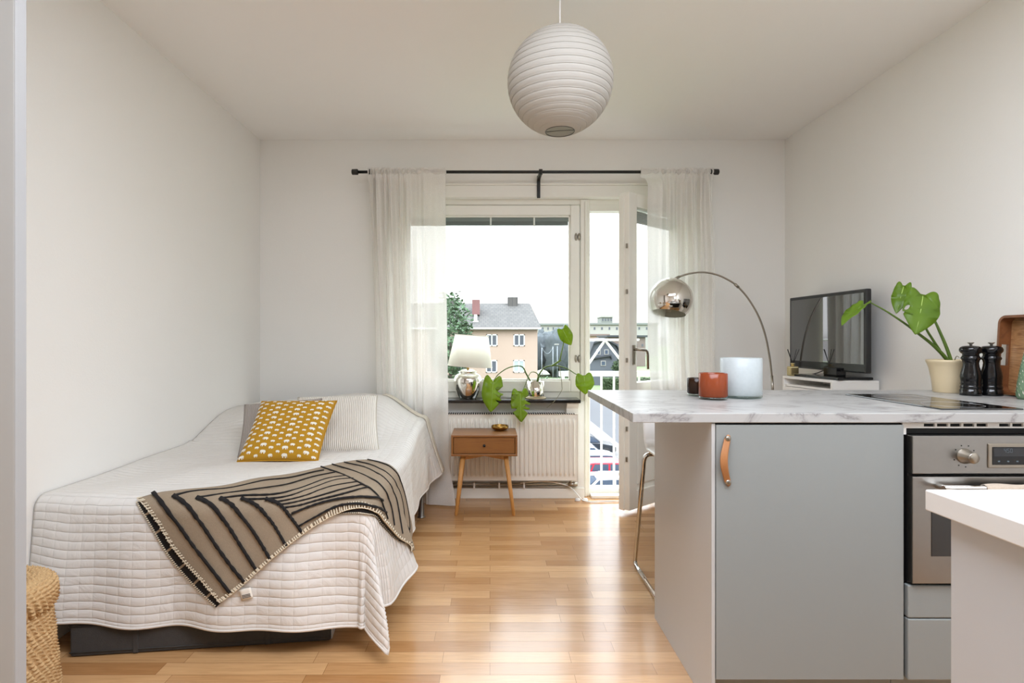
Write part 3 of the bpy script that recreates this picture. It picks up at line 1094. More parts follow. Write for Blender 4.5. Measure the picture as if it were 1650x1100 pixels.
mb = MB()
s, t = inv(*Z2(640, 705)); s2, t2 = inv(*Z2(665, 745))
a, b = S(s - .012, t, .014), S(s + .03, t + .01, .014)
c, d = S(s2 + .022, t2, .012), S(s2 - .02, t2 - .01, .012)
mb.grid(lambda u, v: (a.lerp(b, u)).lerp(d.lerp(c, u), v), 4, 4)
mb.mi = 1
for k in range(3):
    v = .55 + k * .12
    mb.face([a.lerp(b, x).lerp(d.lerp(c, x), y) + Vector((0, -.0015, .001)) for x, y in ((.15, v), (.85, v), (.85, v + .05), (.15, v + .05))])
mb.build('care_label', [M['label'], M['grey_fabric']], blk, solid=.0008)

# ------------------------------------------------------------------ cushions
def cushion_fn(BL, BR, TR, TL, thick, pin=.045):
    n = ((BR - BL).cross(TL - BL)).normalized()
    def fn(u, v, side):
        U, V = 2 * u - 1, 2 * v - 1
        uu = .5 + .5 * U * (1 - pin * (1 - V * V))
        vv = .5 + .5 * V * (1 - pin * (1 - U * U))
        p = BL * (1 - uu) * (1 - vv) + BR * uu * (1 - vv) + TR * uu * vv + TL * (1 - uu) * vv
        h = max(0.0, (1 - U ** 4) * (1 - V ** 4)) ** .62
        h += .05 * math.sin(U * 6 + V * 3) * max(0, 1 - U * U) * max(0, 1 - V * V)
        return p + n * (h * thick * side + .004 * side * (0 if abs(U) == 1 or abs(V) == 1 else 1))
    return fn
def cushion(label, BL, BR, TR, TL, thick, mats, group='cushions on the bed', extra=None, pipe=None):
    fn = cushion_fn(BL, BR, TR, TL, thick)
    mb = MB()
    for sd in (1, -1):
        mb.grid(lambda u, v: fn(u, v, sd), 40, 40, uv=lambda u, v: (u, v))
    bmesh.ops.remove_doubles(mb.bm, verts=list(mb.bm.verts), dist=1e-5)
    bmesh.ops.recalc_face_normals(mb.bm, faces=list(mb.bm.faces))
    if extra: extra(mb, fn)
    o = mb.build('cushion', mats, loc=(BL + BR) / 2, recalc=False)
    mb = MB()
    loop = [fn(i / 40, 0, 1) for i in range(41)] + [fn(1, i / 40, 1) for i in range(1, 41)] + [fn(1 - i / 40, 1, 1) for i in range(1, 41)] + [fn(0, 1 - i / 40, 1) for i in range(1, 41)]
    mb.tube(loop, .0028, 6)
    mb.build('seam', mats[0], o)
    return tag(o, label, 'cushion', group)
EL = [(-.42, -.30), (-.36, -.30), (-.33, -.06), (-.25, -.10), (-.25, -.36), (-.12, -.36), (-.10, -.15), (.12, -.15), (.14, -.36), (.28, -.36), (.31, -.08), (.40, -.16), (.40, .06), (.30, .25), (.0, .33), (-.2, .30), (-.35, .28), (-.46, .10)]
def elephants(mb, fn):
    mb.mi = 1
    rows, cols = 11, 11
    szs = (.092, .070, .062)
    for c in range(cols):
        for r in range(rows):
            k = (r + c) % 3
            w = szs[c % 3] * (1.0 if r % 2 else .92)
            u0 = (c + .5) / cols + random.uniform(-.006, .006)
            v0 = (r + .35 + .45 * (c % 2)) / (rows + .3)
            fl = 1 if c % 2 else -1
            ang = random.uniform(-.18, .18)
            pts = []
            for ex, ey in EL:
                ex *= fl
                X = ex * math.cos(ang) - ey * math.sin(ang); Y_ = ex * math.sin(ang) + ey * math.cos(ang)
                uu, vv = u0 + X * w, v0 + Y_ * w * .74
                uu, vv = min(max(uu, .006), .994), min(max(vv, .006), .994)
                pts.append(Vector(fn(uu, vv, 1)) + NRM * .0026)
            f = mb.face(pts)
YBL, YBR, YTR, YTL = P(382, 744, 2.665), P(512, 744, 2.665), P(543, 645.5, 2.92), P(422, 646.5, 2.92)
NRM = ((YBR - YBL).cross(YTL - YBL)).normalized()
cushion('mustard yellow square cushion printed with small cream elephants', YBL, YBR, YTR, YTL, .055, [M['yellow'], M['print_cream']], extra=elephants)
cushion('grey corduroy cushion behind the yellow one', P(383, 738, 2.80), P(505, 738, 2.80), P(519, 642, 3.05), P(394, 652, 3.05), .042, [M['grey_rib']])
cushion('off-white ribbed cushion right of the yellow one', P(470, 733, 2.95), P(611, 728, 2.95), P(608, 637, 3.23), P(480, 640, 3.23), .05, [M['white_rib']])

# ------------------------------------------------------------------ under-bed bag and basket
A = P(112, 1060, 2.018); B = P(533, 1033, 2.13)
A.z = B.z = 0
dx = (B - A).normalized(); dy = Vector((-dx.y, dx.x, 0)); Lb = (B - A).length
BMx = Matrix(((dx.x, dy.x, 0, A.x), (dx.y, dy.y, 0, A.y), (0, 0, 1, 0), (0, 0, 0, 1)))
bag = thing('storage_bag', 'dark grey fabric storage bag under the bed', 'storage bag', A)
mb = MB(); mb.box((0, 0, 0.002), (Lb, .5, .122), .008, 3, mtx=BMx); mb.build('bag_body', M['grey_fabric'], bag)
mb = MB()
mb.tube([BMx @ Vector(p) for p in ((0, -.001, .018), (Lb, -.001, .018))], .0025, 6)
mb.tube([BMx @ Vector(p) for p in ((0, -.001, .112), (Lb, -.001, .112))], .0025, 6)
mb.build('piping', M['grey_fabric'], bag)
for x in (.215, .68):
    mb = MB(); mb.box((x, -.004, .005), (x + .018, 0.002, .12), .0015, mtx=BMx); mb.build('strap', M['grey_fabric'], bag)
mb = MB(); mb.box((Lb - .001, .01, .004), (Lb + .004, .49, .118), .001, mtx=BMx); mb.build('end_panel', mat('pale_end_panel', '#b9bcc2', .6), bag)

bc = Vector((-1.468, 1.66, 0))
bk = thing('basket', 'woven seagrass basket at the foot of the bed', 'basket', bc)
mb = MB()
bprof = [(.152, .004), (.150, .06), (.141, .18), (.131, .30), (.128, .335), (.137, .345), (.143, .37), (.141, .395), (.132, .415), (.116, .425), (.096, .428), (.074, .424), (.062, .405), (.060, .36)]
bcur = smooth2(bprof, 320)
blen = sum(math.dist(a, b) for a, b in zip(bcur, bcur[1:]))
RW = int(blen / .0125)
def wv(u, w):
    th = u * 2 * PI
    k = min(int(w * 320), 319); f = w * 320 - k
    r = bcur[k][0] * (1 - f) + bcur[k + 1][0] * f; z = bcur[k][1] * (1 - f) + bcur[k + 1][1] * f
    tr, tz = bcur[k + 1][0] - bcur[k][0], bcur[k + 1][1] - bcur[k][1]
    L = math.hypot(tr, tz) or 1
    nr_, nz_ = tz / L, -tr / L
    row = int(w * RW); g = w * RW - row
    b = math.sin(g * PI) * (.45 + .55 * math.sin(th * 40 + g * 2.4 + row * 2.0))
    d = .009 * b + .0025 * math.sin(th * 83 + row * 3)
    return (bc.x + (r + nr_ * d) * math.cos(th), bc.y + (r + nr_ * d) * math.sin(th), z + nz_ * d + .003 * math.sin(th * 40 + row))
mb.grid(wv, 280, RW * 6, closeu=True)
mb.lathe([(0, .004), (.15, .004)], bc, 40)
bb = mb.build('basket_body', M['basket'], bk)
# ------------------------------------------------------------------ nightstand and bowl
NX0, NX1, NY0, NY1, NZ0, NZ1 = -.252, .178, 3.62, 3.915, .394, .531
ns = thing('nightstand', 'small oak nightstand with one drawer in front of the radiator', 'nightstand', ((NX0 + NX1) / 2, 3.77, 0))
mb = MB()
th = .014
mb.box((NX0, NY0, NZ1 - th), (NX1, NY1, NZ1), .002)
mb.box((NX0, NY0, NZ0), (NX1, NY1, NZ0 + th), .002)
mb.box((NX0, NY0, NZ0 + th), (NX0 + th, NY1, NZ1 - th), .002)
mb.box((NX1 - th, NY0, NZ0 + th), (NX1, NY1, NZ1 - th), .002)
mb.box((NX0 + th, NY1 - .01, NZ0 + th), (NX1 - th, NY1 - .002, NZ1 - th))
mb.build('cabinet_box', M['oak_box'], ns)
mb = MB(); mb.box((NX0 + th + .002, NY0 + .010, NZ0 + th + .002), (NX1 - th - .002, NY1 - .02, NZ1 - th - .002), .002)
dr = mb.build('drawer', M['oak_box'], ns)
mb = MB(); mb.lathe([(0, .022), (.008, .020), (.0095, .014), (.005, .008), (.005, 0), (0, 0)], (0, 0, 0), 16, mtx=Matrix.Translation(((NX0 + NX1) / 2, NY0 + .010, .463)) @ Matrix.Rotation(PI / 2, 4, 'X'))
mb.build('knob', M['black_metal'], dr)
for sx in (0, 1):
    for sy in (0, 1):
        xt = NX0 + .075 if sx == 0 else NX1 - .075
        xb = NX0 + .030 if sx == 0 else NX1 - .022
        yt = NY0 + .05 if sy == 0 else NY1 - .05
        yb = NY0 + .035 if sy == 0 else NY1 - .03
        mb = MB(); mb.tube([(xb, yb, 0), (xb, yb, .003), (xt, yt, NZ0)], [.009, .0105, .0165], 16); mb.build('leg', M['oak_leg'], ns)
xm = (NX0 + NX1) / 2
mb = MB()
mb.prism([(NX0 + .085, NZ0), (NX1 - .085, NZ0), (NX1 - .085, NZ0 - .032), (xm, NZ0 - .008), (NX0 + .085, NZ0 - .032)], 'y', NY0 + .045, NY0 + .06)
mb.build('apron', M['oak_leg'], ns)
mb = MB()
mb.prism([(NX0 + .085, NZ0), (NX1 - .085, NZ0), (NX1 - .085, NZ0 - .032), (xm, NZ0 - .008), (NX0 + .085, NZ0 - .032)], 'y', NY1 - .06, NY1 - .045)
mb.build('apron', M['oak_leg'], ns)
bp = Vector((P(805.5, 690, 3.84).x, 3.825, NZ1))
mb = MB()
mb.lathe([(0, 0), (.030, 0), (.046, .006), (.058, .016), (.060, .026), (.056, .033), (.054, .033), (.056, .026), (.052, .014), (.040, .008), (0, .006)], bp, 36)
tag(mb.build('bowl', M['brass'], loc=bp), 'small shallow brass bowl on the nightstand', 'bowl')

# ------------------------------------------------------------------ table lamp on the sill
lp = Vector((P(754, 640, 4.02).x, 4.015, .727))
tl = thing('table_lamp', 'table lamp with white shade and mirrored silver base on the window sill', 'table lamp', lp)
mb = MB()
mb.lathe([(0, 0), (.055, 0), (.060, .004), (.075, .03), (.094, .07), (.102, .11), (.101, .140), (.090, .166), (.070, .178), (.062, .181), (.062, .190), (.066, .194), (.055, .20), (.040, .208), (.028, .212), (0, .213)], lp, 48)
mb.build('lamp_base', M['mirror'], tl)
mb = MB()
mb.tube([lp + Vector((0, 0, .21)), lp + Vector((0, 0, .27))], .009, 12)
mb.build('stem', M['brass'], tl)
tilt = Matrix.Rotation(math.radians(3.5), 4, 'Y')
mb = MB()
mb.lathe([(.160, .232), (.120, .455), (.118, .455), (.158, .232), (.160, .232)], lp, 56, mtx=tilt)
shd = mb.build('lamp_shade', M['lampshade'], tl)
for r, z in ((.1605, .233), (.1205, .454)):
    mb = MB()
    mb.tube([lp + (tilt @ Vector((r * math.cos(2 * PI * i / 56), r * math.sin(2 * PI * i / 56), z))) for i in range(57)], .0028, 6, cap=False)
    mb.build('trim_band', M['label'], shd)

# ------------------------------------------------------------------ monstera leaves
def leaf_outline(splits=(), n=84):
    """heart shaped leaf, base at (0,0), tip at (0,1); half-width ~.45; splits: (side, v, depth, width)"""
    def half(side):
        pts = []
        for k in range(n + 1):
            f = k / n
            a = f * PI
            # from the notch (0,0.0) round the lobe to the tip
            x = .47 * math.sin(a) ** .8 * (1 - .28 * f)
            y = -.38 * math.sin(min(1, f / .42) * PI) * (1 - f) + f ** 1.2
            pts.append([side * x, y, f])
        out = []
        for p in pts:
            x, y, f = p
            for sd, c, depth, w in splits:
                if sd == side and abs(f - c) < w:
                    e = 1 - abs(f - c) / w
                    x *= 1 - depth * e ** .5
                    y -= .13 * depth * e
            out.append((x, y))
        return out
    r = half(1); l = half(-1)
    return r + l[::-1][1:-1]
def leaf_mesh(mb, base, tip, nrm, width=1.0, splits=(), droop=.10, fold=.10, hole=None):
    base, tip = Vector(base), Vector(tip)
    ly = tip - base; L = ly.length; ly.normalize()
    nz = Vector(nrm); nz = (nz - ly * nz.dot(ly)).normalized()
    lx = ly.cross(nz)
    pts = leaf_outline(splits)
    b = bmesh.new()
    vs = [b.verts.new((x, y, 0)) for x, y in pts]
    f = b.faces.new(vs)
    bmesh.ops.triangulate(b, faces=[f], ngon_method='BEAUTY')
    bmesh.ops.subdivide_edges(b, edges=[e for e in b.edges if e.calc_length() > .09], cuts=2, use_grid_fill=True)
    bmesh.ops.triangulate(b, faces=list(b.faces))
    if hole:
        hx_, hy_, ha, hb_, hr_ = hole
        bmesh.ops.subdivide_edges(b, edges=[e for e in b.edges if (e.verts[0].co - Vector((hx_, hy_, 0))).length < .2], cuts=4, use_grid_fill=True)
        bmesh.ops.triangulate(b, faces=list(b.faces))
        kill = []
        for f_ in b.faces:
            q = f_.calc_center_median() - Vector((hx_, hy_, 0))
            qx, qy = q.x * math.cos(hr_) + q.y * math.sin(hr_), -q.x * math.sin(hr_) + q.y * math.cos(hr_)
            if (qx / ha) ** 2 + (qy / hb_) ** 2 < 1: kill.append(f_)
        bmesh.ops.delete(b, geom=kill, context='FACES')
        for v in b.verts:
            if not any(e.is_boundary for e in v.link_edges): continue
            q = v.co - Vector((hx_, hy_, 0))
            qx, qy = q.x * math.cos(hr_) + q.y * math.sin(hr_), -q.x * math.sin(hr_) + q.y * math.cos(hr_)
            k = math.hypot(qx / ha, qy / hb_)
            if .3 < k < 1.9:
                qx, qy = qx / k, qy / k
                v.co = Vector((hx_ + qx * math.cos(hr_) - qy * math.sin(hr_), hy_ + qx * math.sin(hr_) + qy * math.cos(hr_), 0))
    for v in b.verts:
        x, y = v.co.x, v.co.y
        z = -droop * (y - .25) ** 2 + fold * (abs(x) ** 1.1) - .25 * fold * (x * x * 4) + .012 * math.sin(y * 22 + abs(x) * 14) * min(1, abs(x) * 4)
        v.co = base + lx * (x * L * width) + ly * (y * L) + nz * (z * L)
    mb.join(b, smooth=True)

def plant_leaf(parent, mt, base, tip, nrm, **kw):
    mb = MB()
    leaf_mesh(mb, base, tip, nrm, **kw)
    o = mb.build('leaf', mt, parent, solid=.0012)
    mb = MB()
    b_, t_ = Vector(base), Vector(tip)
    nz = Vector(nrm); ly = (t_ - b_).normalized(); nz = (nz - ly * nz.dot(ly)).normalized()
    L = (t_ - b_).length
    dr_ = kw.get('droop', .10)
    mb.tube([b_ + (t_ - b_) * f + nz * (L * (-dr_ * (f - .25) ** 2) + .0012) for f in [i / 8 for i in range(9)]], [.0022 - .0017 * i / 8 for i in range(9)], 6)
    mb.build('midrib', M['midrib'], o)
    return o
M['midrib'] = mat('pale_midrib', '#a3bd5c', .5)

# window plant
pc = Vector((P(863, 640, 4.02).x, 4.015, .727))
wp = thing('monstera_plant', 'monstera cutting with drooping leaves in a mirrored pot on the window sill', 'plant', pc)
mb = MB(); mb.lathe([(0, 0), (.070, 0), (.074, .004), (.074, .009), (.07, .009), (.06, .006), (0, .006)], pc, 36); mb.build('saucer', M['cream_pot'], wp)
mb = MB(); mb.lathe([(0, .008), (.057, .008), (.060, .012), (.061, .125), (.058, .125), (.057, .10), (0, .10)], pc, 40)
mb.build('pot', M['mirror'], wp)
mb = MB(); mb.lathe([(0, .108), (.03, .11), (.0565, .104)], pc, 24); mb.build('soil', M['soil'], wp)
def stem(parent, pix, r0, r1, depth, m='stem', name='stem'):
    pts = spline([P(x, y, d) for (x, y), d in zip(pix, depth)], 7)
    mb = MB(); n = len(pts)
    mb.tube(pts, [r0 + (r1 - r0) * i / (n - 1) for i in range(n)], 8)
    return mb.build(name, M[m], parent)
stem(wp, [(857, 619), (848, 602), (840, 590), (820, 592), (803, 603), (794.5, 615)], .0062, .0028, [4.01, 4.0, 3.98, 3.93, 3.89, 3.87])
stem(wp, [(864, 619), (869, 603), (877, 592.5), (890, 588.7), (903, 590), (916, 595), (927, 602), (939, 607)], .0062, .0025, [4.02, 4.01, 3.99, 3.96, 3.93, 3.91, 3.89, 3.87])
stem(wp, [(889, 589.5), (896, 585), (904, 579.5)], .008, .007, [3.96, 3.955, 3.95])
stem(wp, [(902, 580), (905, 567), (908, 552), (908, 536)], .006, .0022, [3.95, 3.95, 3.95, 3.94])
stem(wp, [(866, 619), (868, 606), (863, 600), (856, 599.5), (851, 607), (846, 621), (840, 634)], .004, .0022, [4.02, 4.0, 3.98, 3.95, 3.92, 3.9, 3.87])
stem(wp, [(901, 590), (904, 606), (905.5, 622), (905, 629), (896, 643), (888, 651), (881, 657)], .0028, .0012, [3.93, 3.92, 3.91, 3.91, 3.9, 3.89, 3.88], 'root', 'aerial_root')
stem(wp, [(870, 640), (873, 610), (875, 587)], .002, .0012, [4.015, 4.015, 4.015], 'root', 'support_stick')
plant_leaf(wp, M['leaf'], P(794.5, 614, 3.87), P(791, 664, 3.85), (.15, -1, .25), width=.86, splits=((-1, .40, .8, .05), (-1, .56, .8, .05), (-1, .71, .55, .04)), droop=.05, fold=.12)
plant_leaf(wp, M['leaf'], P(838, 634, 3.87), P(840, 680, 3.84), (-.2, -1, .3), width=.85, splits=((1, .34, .75, .05), (1, .48, .8, .055), (1, .63, .75, .05), (-1, .36, .75, .05), (-1, .52, .8, .055), (-1, .68, .7, .05)), droop=.06, fold=.1)
plant_leaf(wp, M['leaf'], P(941, 606, 3.87), P(944, 635, 3.85), (.1, -1, .35), width=1.32, splits=(), droop=.12, fold=.18)
plant_leaf(wp, M['leaf'], P(907, 531, 3.94), P(920, 556, 3.92), (-.3, -1, -.2), width=.98, splits=(), droop=.1, fold=.1)

# ------------------------------------------------------------------ kitchen island
CT0, CT1 = .895, .925
YI, YIB = 1.715, 2.31
mb = MB(); mb.box((.4375, 1.711, CT0), (XR - .002, 2.50, CT1), .0025)
tag(mb.build('worktop', M['marble'], loc=(.4375, 1.711, CT0)), 'marble-look worktop of the kitchen island with breakfast overhang', 'worktop')
cab = thing('base_cabinet', 'grey kitchen island cabinet with leather door handle', 'kitchen cabinet', (.98, 2.0, 0))
mb = MB(); mb.box((.681, YI + .002, 0), (.6925, YIB, CT0 - .002), .001); mb.build('side_panel', M['lit_panel_grey'], cab)
mb = MB()
mb.box((.694, YI + .022, .10), (1.272, YIB, CT0 - .003))
mb.mi = 1
mb.box((.694, YI + .06, 0), (1.272, YIB, .10))
mb.build('carcass', [M['dark'], M['grey_cab']], cab)
mb = MB(); mb.box((.6945, YI, .106), (1.2705, YI + .019, .888), .0012)
dd = mb.build('cabinet_door', M['grey_cab'], cab)
def px_i(x, y, Y=YI):
    return P(x, y, Y)
# curved leather strap
p0, p1 = px_i(1171.5, 706), px_i(1172, 776)
mb = MB()
def strap(u, v):
    f = u
    bow = math.sin(f * PI)
    c = p0.lerp(p1, f)
    x = c.x - .0195 * bow + .001
    ang = (f - .5) * 1.1
    half = .0105 + .0008 * bow
    w = (v - .5) * 2
    end = 1.0
    ext = .012 * (2 * f - 1) * abs(2 * f - 1) ** 6
    if f < .06 or f > .94:
        e = (f / .06 if f < .06 else (1 - f) / .06)
        end = math.sqrt(max(.02, 1 - (1 - e) ** 2))
    yy = YI - .0035 - .017 * bow
    return (x + w * half * end * math.cos(ang * .6), yy, c.z - ext + w * half * end * math.sin(ang) * .5 * -1)
mb.grid(strap, 60, 6)
hs = mb.build('handle', M['leather'], dd, solid=.003)
hs['label'] = 'tan leather strap handle'
for p in (p0, p1):
    mb = MB(); mb.lathe([(0, .006), (.006, .0058), (.0085, .004), (.0092, .0), (0, 0)], (0, 0, 0), 22, mtx=Matrix.Translation((p.x, YI - .005, p.z)) @ Matrix.Rotation(PI / 2, 4, 'X'))
    mb.build('rivet', M['nickel'], dd)

# oven unit
OX0, OX1 = 1.283, 1.878
oc = thing('oven_cabinet', 'grey drawer cabinet housing the built-in oven', 'kitchen cabinet', ((OX0 + OX1) / 2, 2.0, 0))
mb = MB()
mb.box((OX0 - .009, YI + .03, 0.10), (OX0 - .003, YIB, CT0 - .003))
mb.box((OX0 - .009, YI + .03, 0.10), (XR - .003, YI + .036, .398))
mb.box((OX0 - .009, YI + .10, 0.10), (XR - .003, YIB, .395))
mb.box((OX0 - .009, YIB - .01, 0.10), (XR - .003, YIB, CT0 - .003))
mb.box((OX1 + .003, YI + .0, .10), (XR - .004, YIB - .011, CT0 - .003))
mb.mi = 1
mb.box((OX0 - .009, YI + .06, 0), (XR - .003, YIB, .10))
mb.build('carcass', [M['dark'], M['grey_cab']], oc)
for z0, z1 in ((.297, .397), (.106, .294)):
    mb = MB(); mb.box((OX0 - .001, YI - .004, z0), (OX1, YI + .018, z1), .004, 3); mb.build('drawer', M['grey_cab'], oc)
mb = MB()
zs0, zs1 = .8765, .893
mb.box((OX0 - .008, YI + .012, .857), (OX0 + .004, YI + .018, zs1))
mb.box((OX0 + .004, YI + .012, zs0), (OX1, YI + .018, zs0 + .0045))
mb.box((OX0 + .004, YI + .012, zs1 - .0025), (OX1, YI + .018, zs1))
xs = [1.3415]
for k in range(1, 5): xs.append(xs[-1] + .0408)
xs2 = [1.5745 + k * .0408 for k in range(5)]
edges = [OX0 + .004]
for x in xs + xs2:
    edges += [x, x + .0335]
edges.append(OX1)
for a, b in zip(edges[0::2], edges[1::2]):
    mb.box((a, YI + .012, zs0 + .0045), (b, YI + .018, zs1 - .0025))
mb.mi = 1
mb.box((OX0 + .004, YI + .03, .857), (OX1, YI + .034, zs1))
mb.build('vent_strip', [M['white_lacquer'], M['dark']], oc)
ov = thing('oven', 'stainless steel built-in oven under the hob', 'oven', ((OX0 + OX1) / 2, 2.0, .40))
mb = MB()
mb.box((OX0 + .003, YI + .006, .402), (OX1 - .003, YIB - .02, .855))
mb.build('oven_body', M['dark'], ov)
mb = MB(); mb.box((OX0 + .003, YI - .016, .742), (OX1, YI + .006, .857), .0015); cpn = mb.build('control_panel', M['steel'], ov)
mb = MB(); mb.box((OX0 + .003, YI - .016, .408), (OX1, YI + .006, .733), .0015); odr = mb.build('oven_door', M['steel'], ov)
mb = MB(); mb.box((1.342, YI - .0175, .491), (OX1 - .058, YI - .010, .668), .001); mb.build('door_window', M['oven_glass'], odr)
mb = MB()
mb.tube([(1.348, YI - .055, .706), (OX1 - .06, YI - .055, .706)], .0105, 18)
for x in (1.362, OX1 - .075):
    mb.tube([(x, YI - .016, .706), (x, YI - .055, .706)], .009, 14)
mb.build('door_handle', M['chrome'], odr)
kp = px_i(1554, 734.5, YI - .016)
mb = MB()
KM = Matrix.Translation((kp.x, YI - .016, kp.z)) @ Matrix.Rotation(PI / 2, 4, 'X')
mb.lathe([(0, 0), (.0235, 0), (.0235, .002), (.0215, .004), (.0205, .012), (.0165, .016), (.0165, .034), (.0155, .036), (0, .036)], (0, 0, 0), 32, mtx=KM)
mb.build('knob', M['nickel'], cpn)
for k in range(9):
    mb = MB()
    a = math.radians(-60 + k * 38)
    if k in (5,): continue
    x, z = kp.x + .033 * math.sin(a + .1), kp.z + .033 * math.cos(a + .1)
    mb.box((x - .0018, YI - .0166, z - .0018), (x + .0018, YI - .0158, z + .0018))
    mb.build('dial_mark', M['black_plastic'], cpn)
mb = MB()
dx0, dx1, dz0, dz1 = 1.513, 1.6385, .760, .8345
mb.box((dx0, YI - .020, dz0), (dx1, YI - .015, dz1), .004, 3)
dsp = mb.build('display_bezel', M['nickel'], cpn)
mb = MB()
mb.box((dx0 + .011, YI - .0212, dz0 + .010), (dx1 - .011, YI - .019, dz1 - .010), .001)
mb.mi = 1
mb.box((dx0 + .015, YI - .0216, dz0 + .036), (dx1 - .015, YI - .0211, dz1 - .013))
mb.build('display_screen', [M['display'], mat('display_panel', '#2b2d30', .2)], dsp)
# clock digits 4:50-like segments
def seg7(mb, x, z, h, code):
    w = h * .5; t_ = h * .1
    segs = {'a': (0, h, w, h), 'd': (0, 0, w, 0), 'g': (0, h / 2, w, h / 2), 'f': (0, h / 2, 0, h), 'b': (w, h / 2, w, h), 'e': (0, 0, 0, h / 2), 'c': (w, 0, w, h / 2)}
    for ch in code:
        x0, z0, x1, z1 = segs[ch]
        mb.box((x + min(x0, x1) - t_ / 2, YI - .0222, z + min(z0, z1) - t_ / 2), (x + max(x0, x1) + t_ / 2, YI - .0216, z + max(z0, z1) + t_ / 2))
xx = 1.559
for code in ('fgbc', 'afgcd', 'abcdef'):
    mb = MB(); seg7(mb, xx, .808, .011, code); xx += .0095
    mb.build('display_digit', M['display_text'], dsp)
for k in range(3):
    x = 1.54 + k * .028
    mb = MB(); mb.box((x, YI - .0222, .779), (x + .006, YI - .0212, .783))
    mb.build('touch_button', M['display_text'], dsp)
# towel over the oven handle
mb = MB()
def tow(u, v):
    x = 1.468 + u * .30
    r = .0135 + .002 * math.sin(u * 14)
    Lb_, Lf_ = .28, .30
    tt = v * (Lb_ + Lf_ + PI * r) - Lb_
    yc, zc_ = YI - .055, .706
    if tt < 0:
        return (x, yc + r, zc_ + tt)
    if tt < PI * r:
        a = tt / r
        return (x, yc + r * math.cos(a), zc_ + r * math.sin(a))
    return (x, yc - r - .004 * math.sin(u * 9), zc_ - (tt - PI * r))
mb.grid(tow, 30, 60)
tag(mb.build('tea_towel', M['towel'], loc=(1.6, YI - .055, .5), solid=.003), 'beige tea towel hanging over the oven door handle', 'towel')

# hob
mb = MB(); mb.box((1.442, 1.784, CT1), (1.705, 2.268, CT1 + .005), .0015)
hob = tag(mb.build('hob', M['hob_glass'], loc=(1.57, 2.02, CT1)), 'narrow black glass hob set in the marble-look worktop', 'hob')
mb = MB()
for yy in (1.90, 2.14):
    for rr in (.085, .083):
        pass
    mb.tube([(1.573 + .085 * math.cos(2 * PI * i / 48), yy + .085 * math.sin(2 * PI * i / 48), CT1 + .0048) for i in range(49)], .0006, 4, cap=False)
mb.build('burner_ring', M['grey_edge'], hob)

# ------------------------------------------------------------------ near worktop at the lower right
mb = MB(); mb.box((.654, -1.6, CT0 - .001), (1.45, .84, CT1), .002)
tag(mb.build('worktop', mat('plain_laminate', '#d3d1cd', .35), loc=(.654, .84, CT0)), 'plain white worktop corner cut off at lower right', 'worktop')
nc = thing('base_cabinet', 'pale grey cabinet side under the plain white worktop', 'kitchen cabinet', (1.0, 0.4, 0))
mb = MB(); mb.box((.6765, -1.6, 0), (.694, .82, CT0 - .002), .001); mb.build('side_panel', M['pale_cab'], nc)
mb = MB(); mb.box((.695, -1.6, .0), (1.43, .815, CT0 - .003)); mb.build('carcass', M['pale_cab'], nc)

# ------------------------------------------------------------------ bar stool
st = thing('bar_stool', 'white bar stool with chrome sled frame behind the island', 'bar stool', (.93, 2.64, 0))
sX0, sX1 = .735, 1.135
for sx in (sX0, sX1):
    pass
def rounded(pts, r=.04, n=5):
    pts = [Vector(p) for p in pts]
    out = [pts[0]]
    for a, b, c in zip(pts, pts[1:], pts[2:]):
        d1 = (a - b).normalized(); d2 = (c - b).normalized()
        p, q = b + d1 * r, b + d2 * r
        for k in range(n + 1):
            t = k / n
            out.append(p * (1 - t) ** 2 + b * 2 * t * (1 - t) + q * t * t)
    out.append(pts[-1])
    return out
rR = .011
mb = MB(); mb.tube(rounded([(sX0, 2.64, rR), (sX0, 2.836, rR), (sX0 + .022, 2.735, .590), (sX1 - .022, 2.735, .590), (sX1, 2.836, rR), (sX1, 2.64, rR)], .035), rR, 12)
mb.build('rear_frame', M['chrome'], st)
mb = MB(); mb.tube(rounded([(sX0, 2.64, rR), (sX0, 2.44, rR), (sX0 + .022, 2.53, .590), (sX1 - .022, 2.53, .590), (sX1, 2.44, rR), (sX1, 2.64, rR)], .035), rR, 12)
mb.build('front_frame', M['chrome'], st)
mb = MB(); mb.tube([(sX0 + .006, 2.455, .22), (sX1 - .006, 2.455, .22)], .009, 10); mb.build('footrest', M['chrome'], st)
mb = MB()
def seat(u, v):
    x = .765 + .34 * u
    c = 2 * u - 1
    y = 2.46 + .33 * v
    z = .612 + .02 * c * c
    k = sm(.72, 1.0, v)
    y = 2.46 + .30 * min(v, .8) / .8 + .03 * k
    z += .16 * max(0, (v - .72) / .28) ** 1.3 - .03 * sm(.2, 0, v) - .02 * abs(c) ** 6
    return (x, y + .03 * k * 0, z)
mb.grid(seat, 30, 40)
mb.build('seat', M['white_plastic'], st, solid=.012)

# ------------------------------------------------------------------ votives on the island
def votive(label, px, Y, r, h, m, liner=None):
    X = (px - CX) / F * Y
    c = Vector((X, Y, CT1))
    mb = MB()
    w = .006
    mb.lathe([(0, .010), (r - .004, .010), (r, .014), (r, h - .002), (r - w * .5, h), (r - w, h - .002), (r - w, .018), (r - w - .004, .014), (0, .0138)], c, 48)
    o = mb.build('candle_holder', m, loc=c)
    mb = MB()
    mb.lathe([(0, 0.0005), (r - .004, .0005), (r, .004), (r, .0102), (0, .0102)], c, 48)
    mb.build('glass_foot', M['clear_glass'], o)
    return tag(o, label, 'candle holder', 'glass candle holders on the island')
votive('orange bubbled glass candle holder on the island', 1149, 2.108, .0515, .099, M['amber_glass'])
votive('small dark brown glass candle holder behind the orange one', 1123, 2.235, .0375, .072, M['brown_glass'])
votive('large frosted white glass cylinder right of the orange holder', 1194, 2.175, .076, .154, M['milk_glass'])

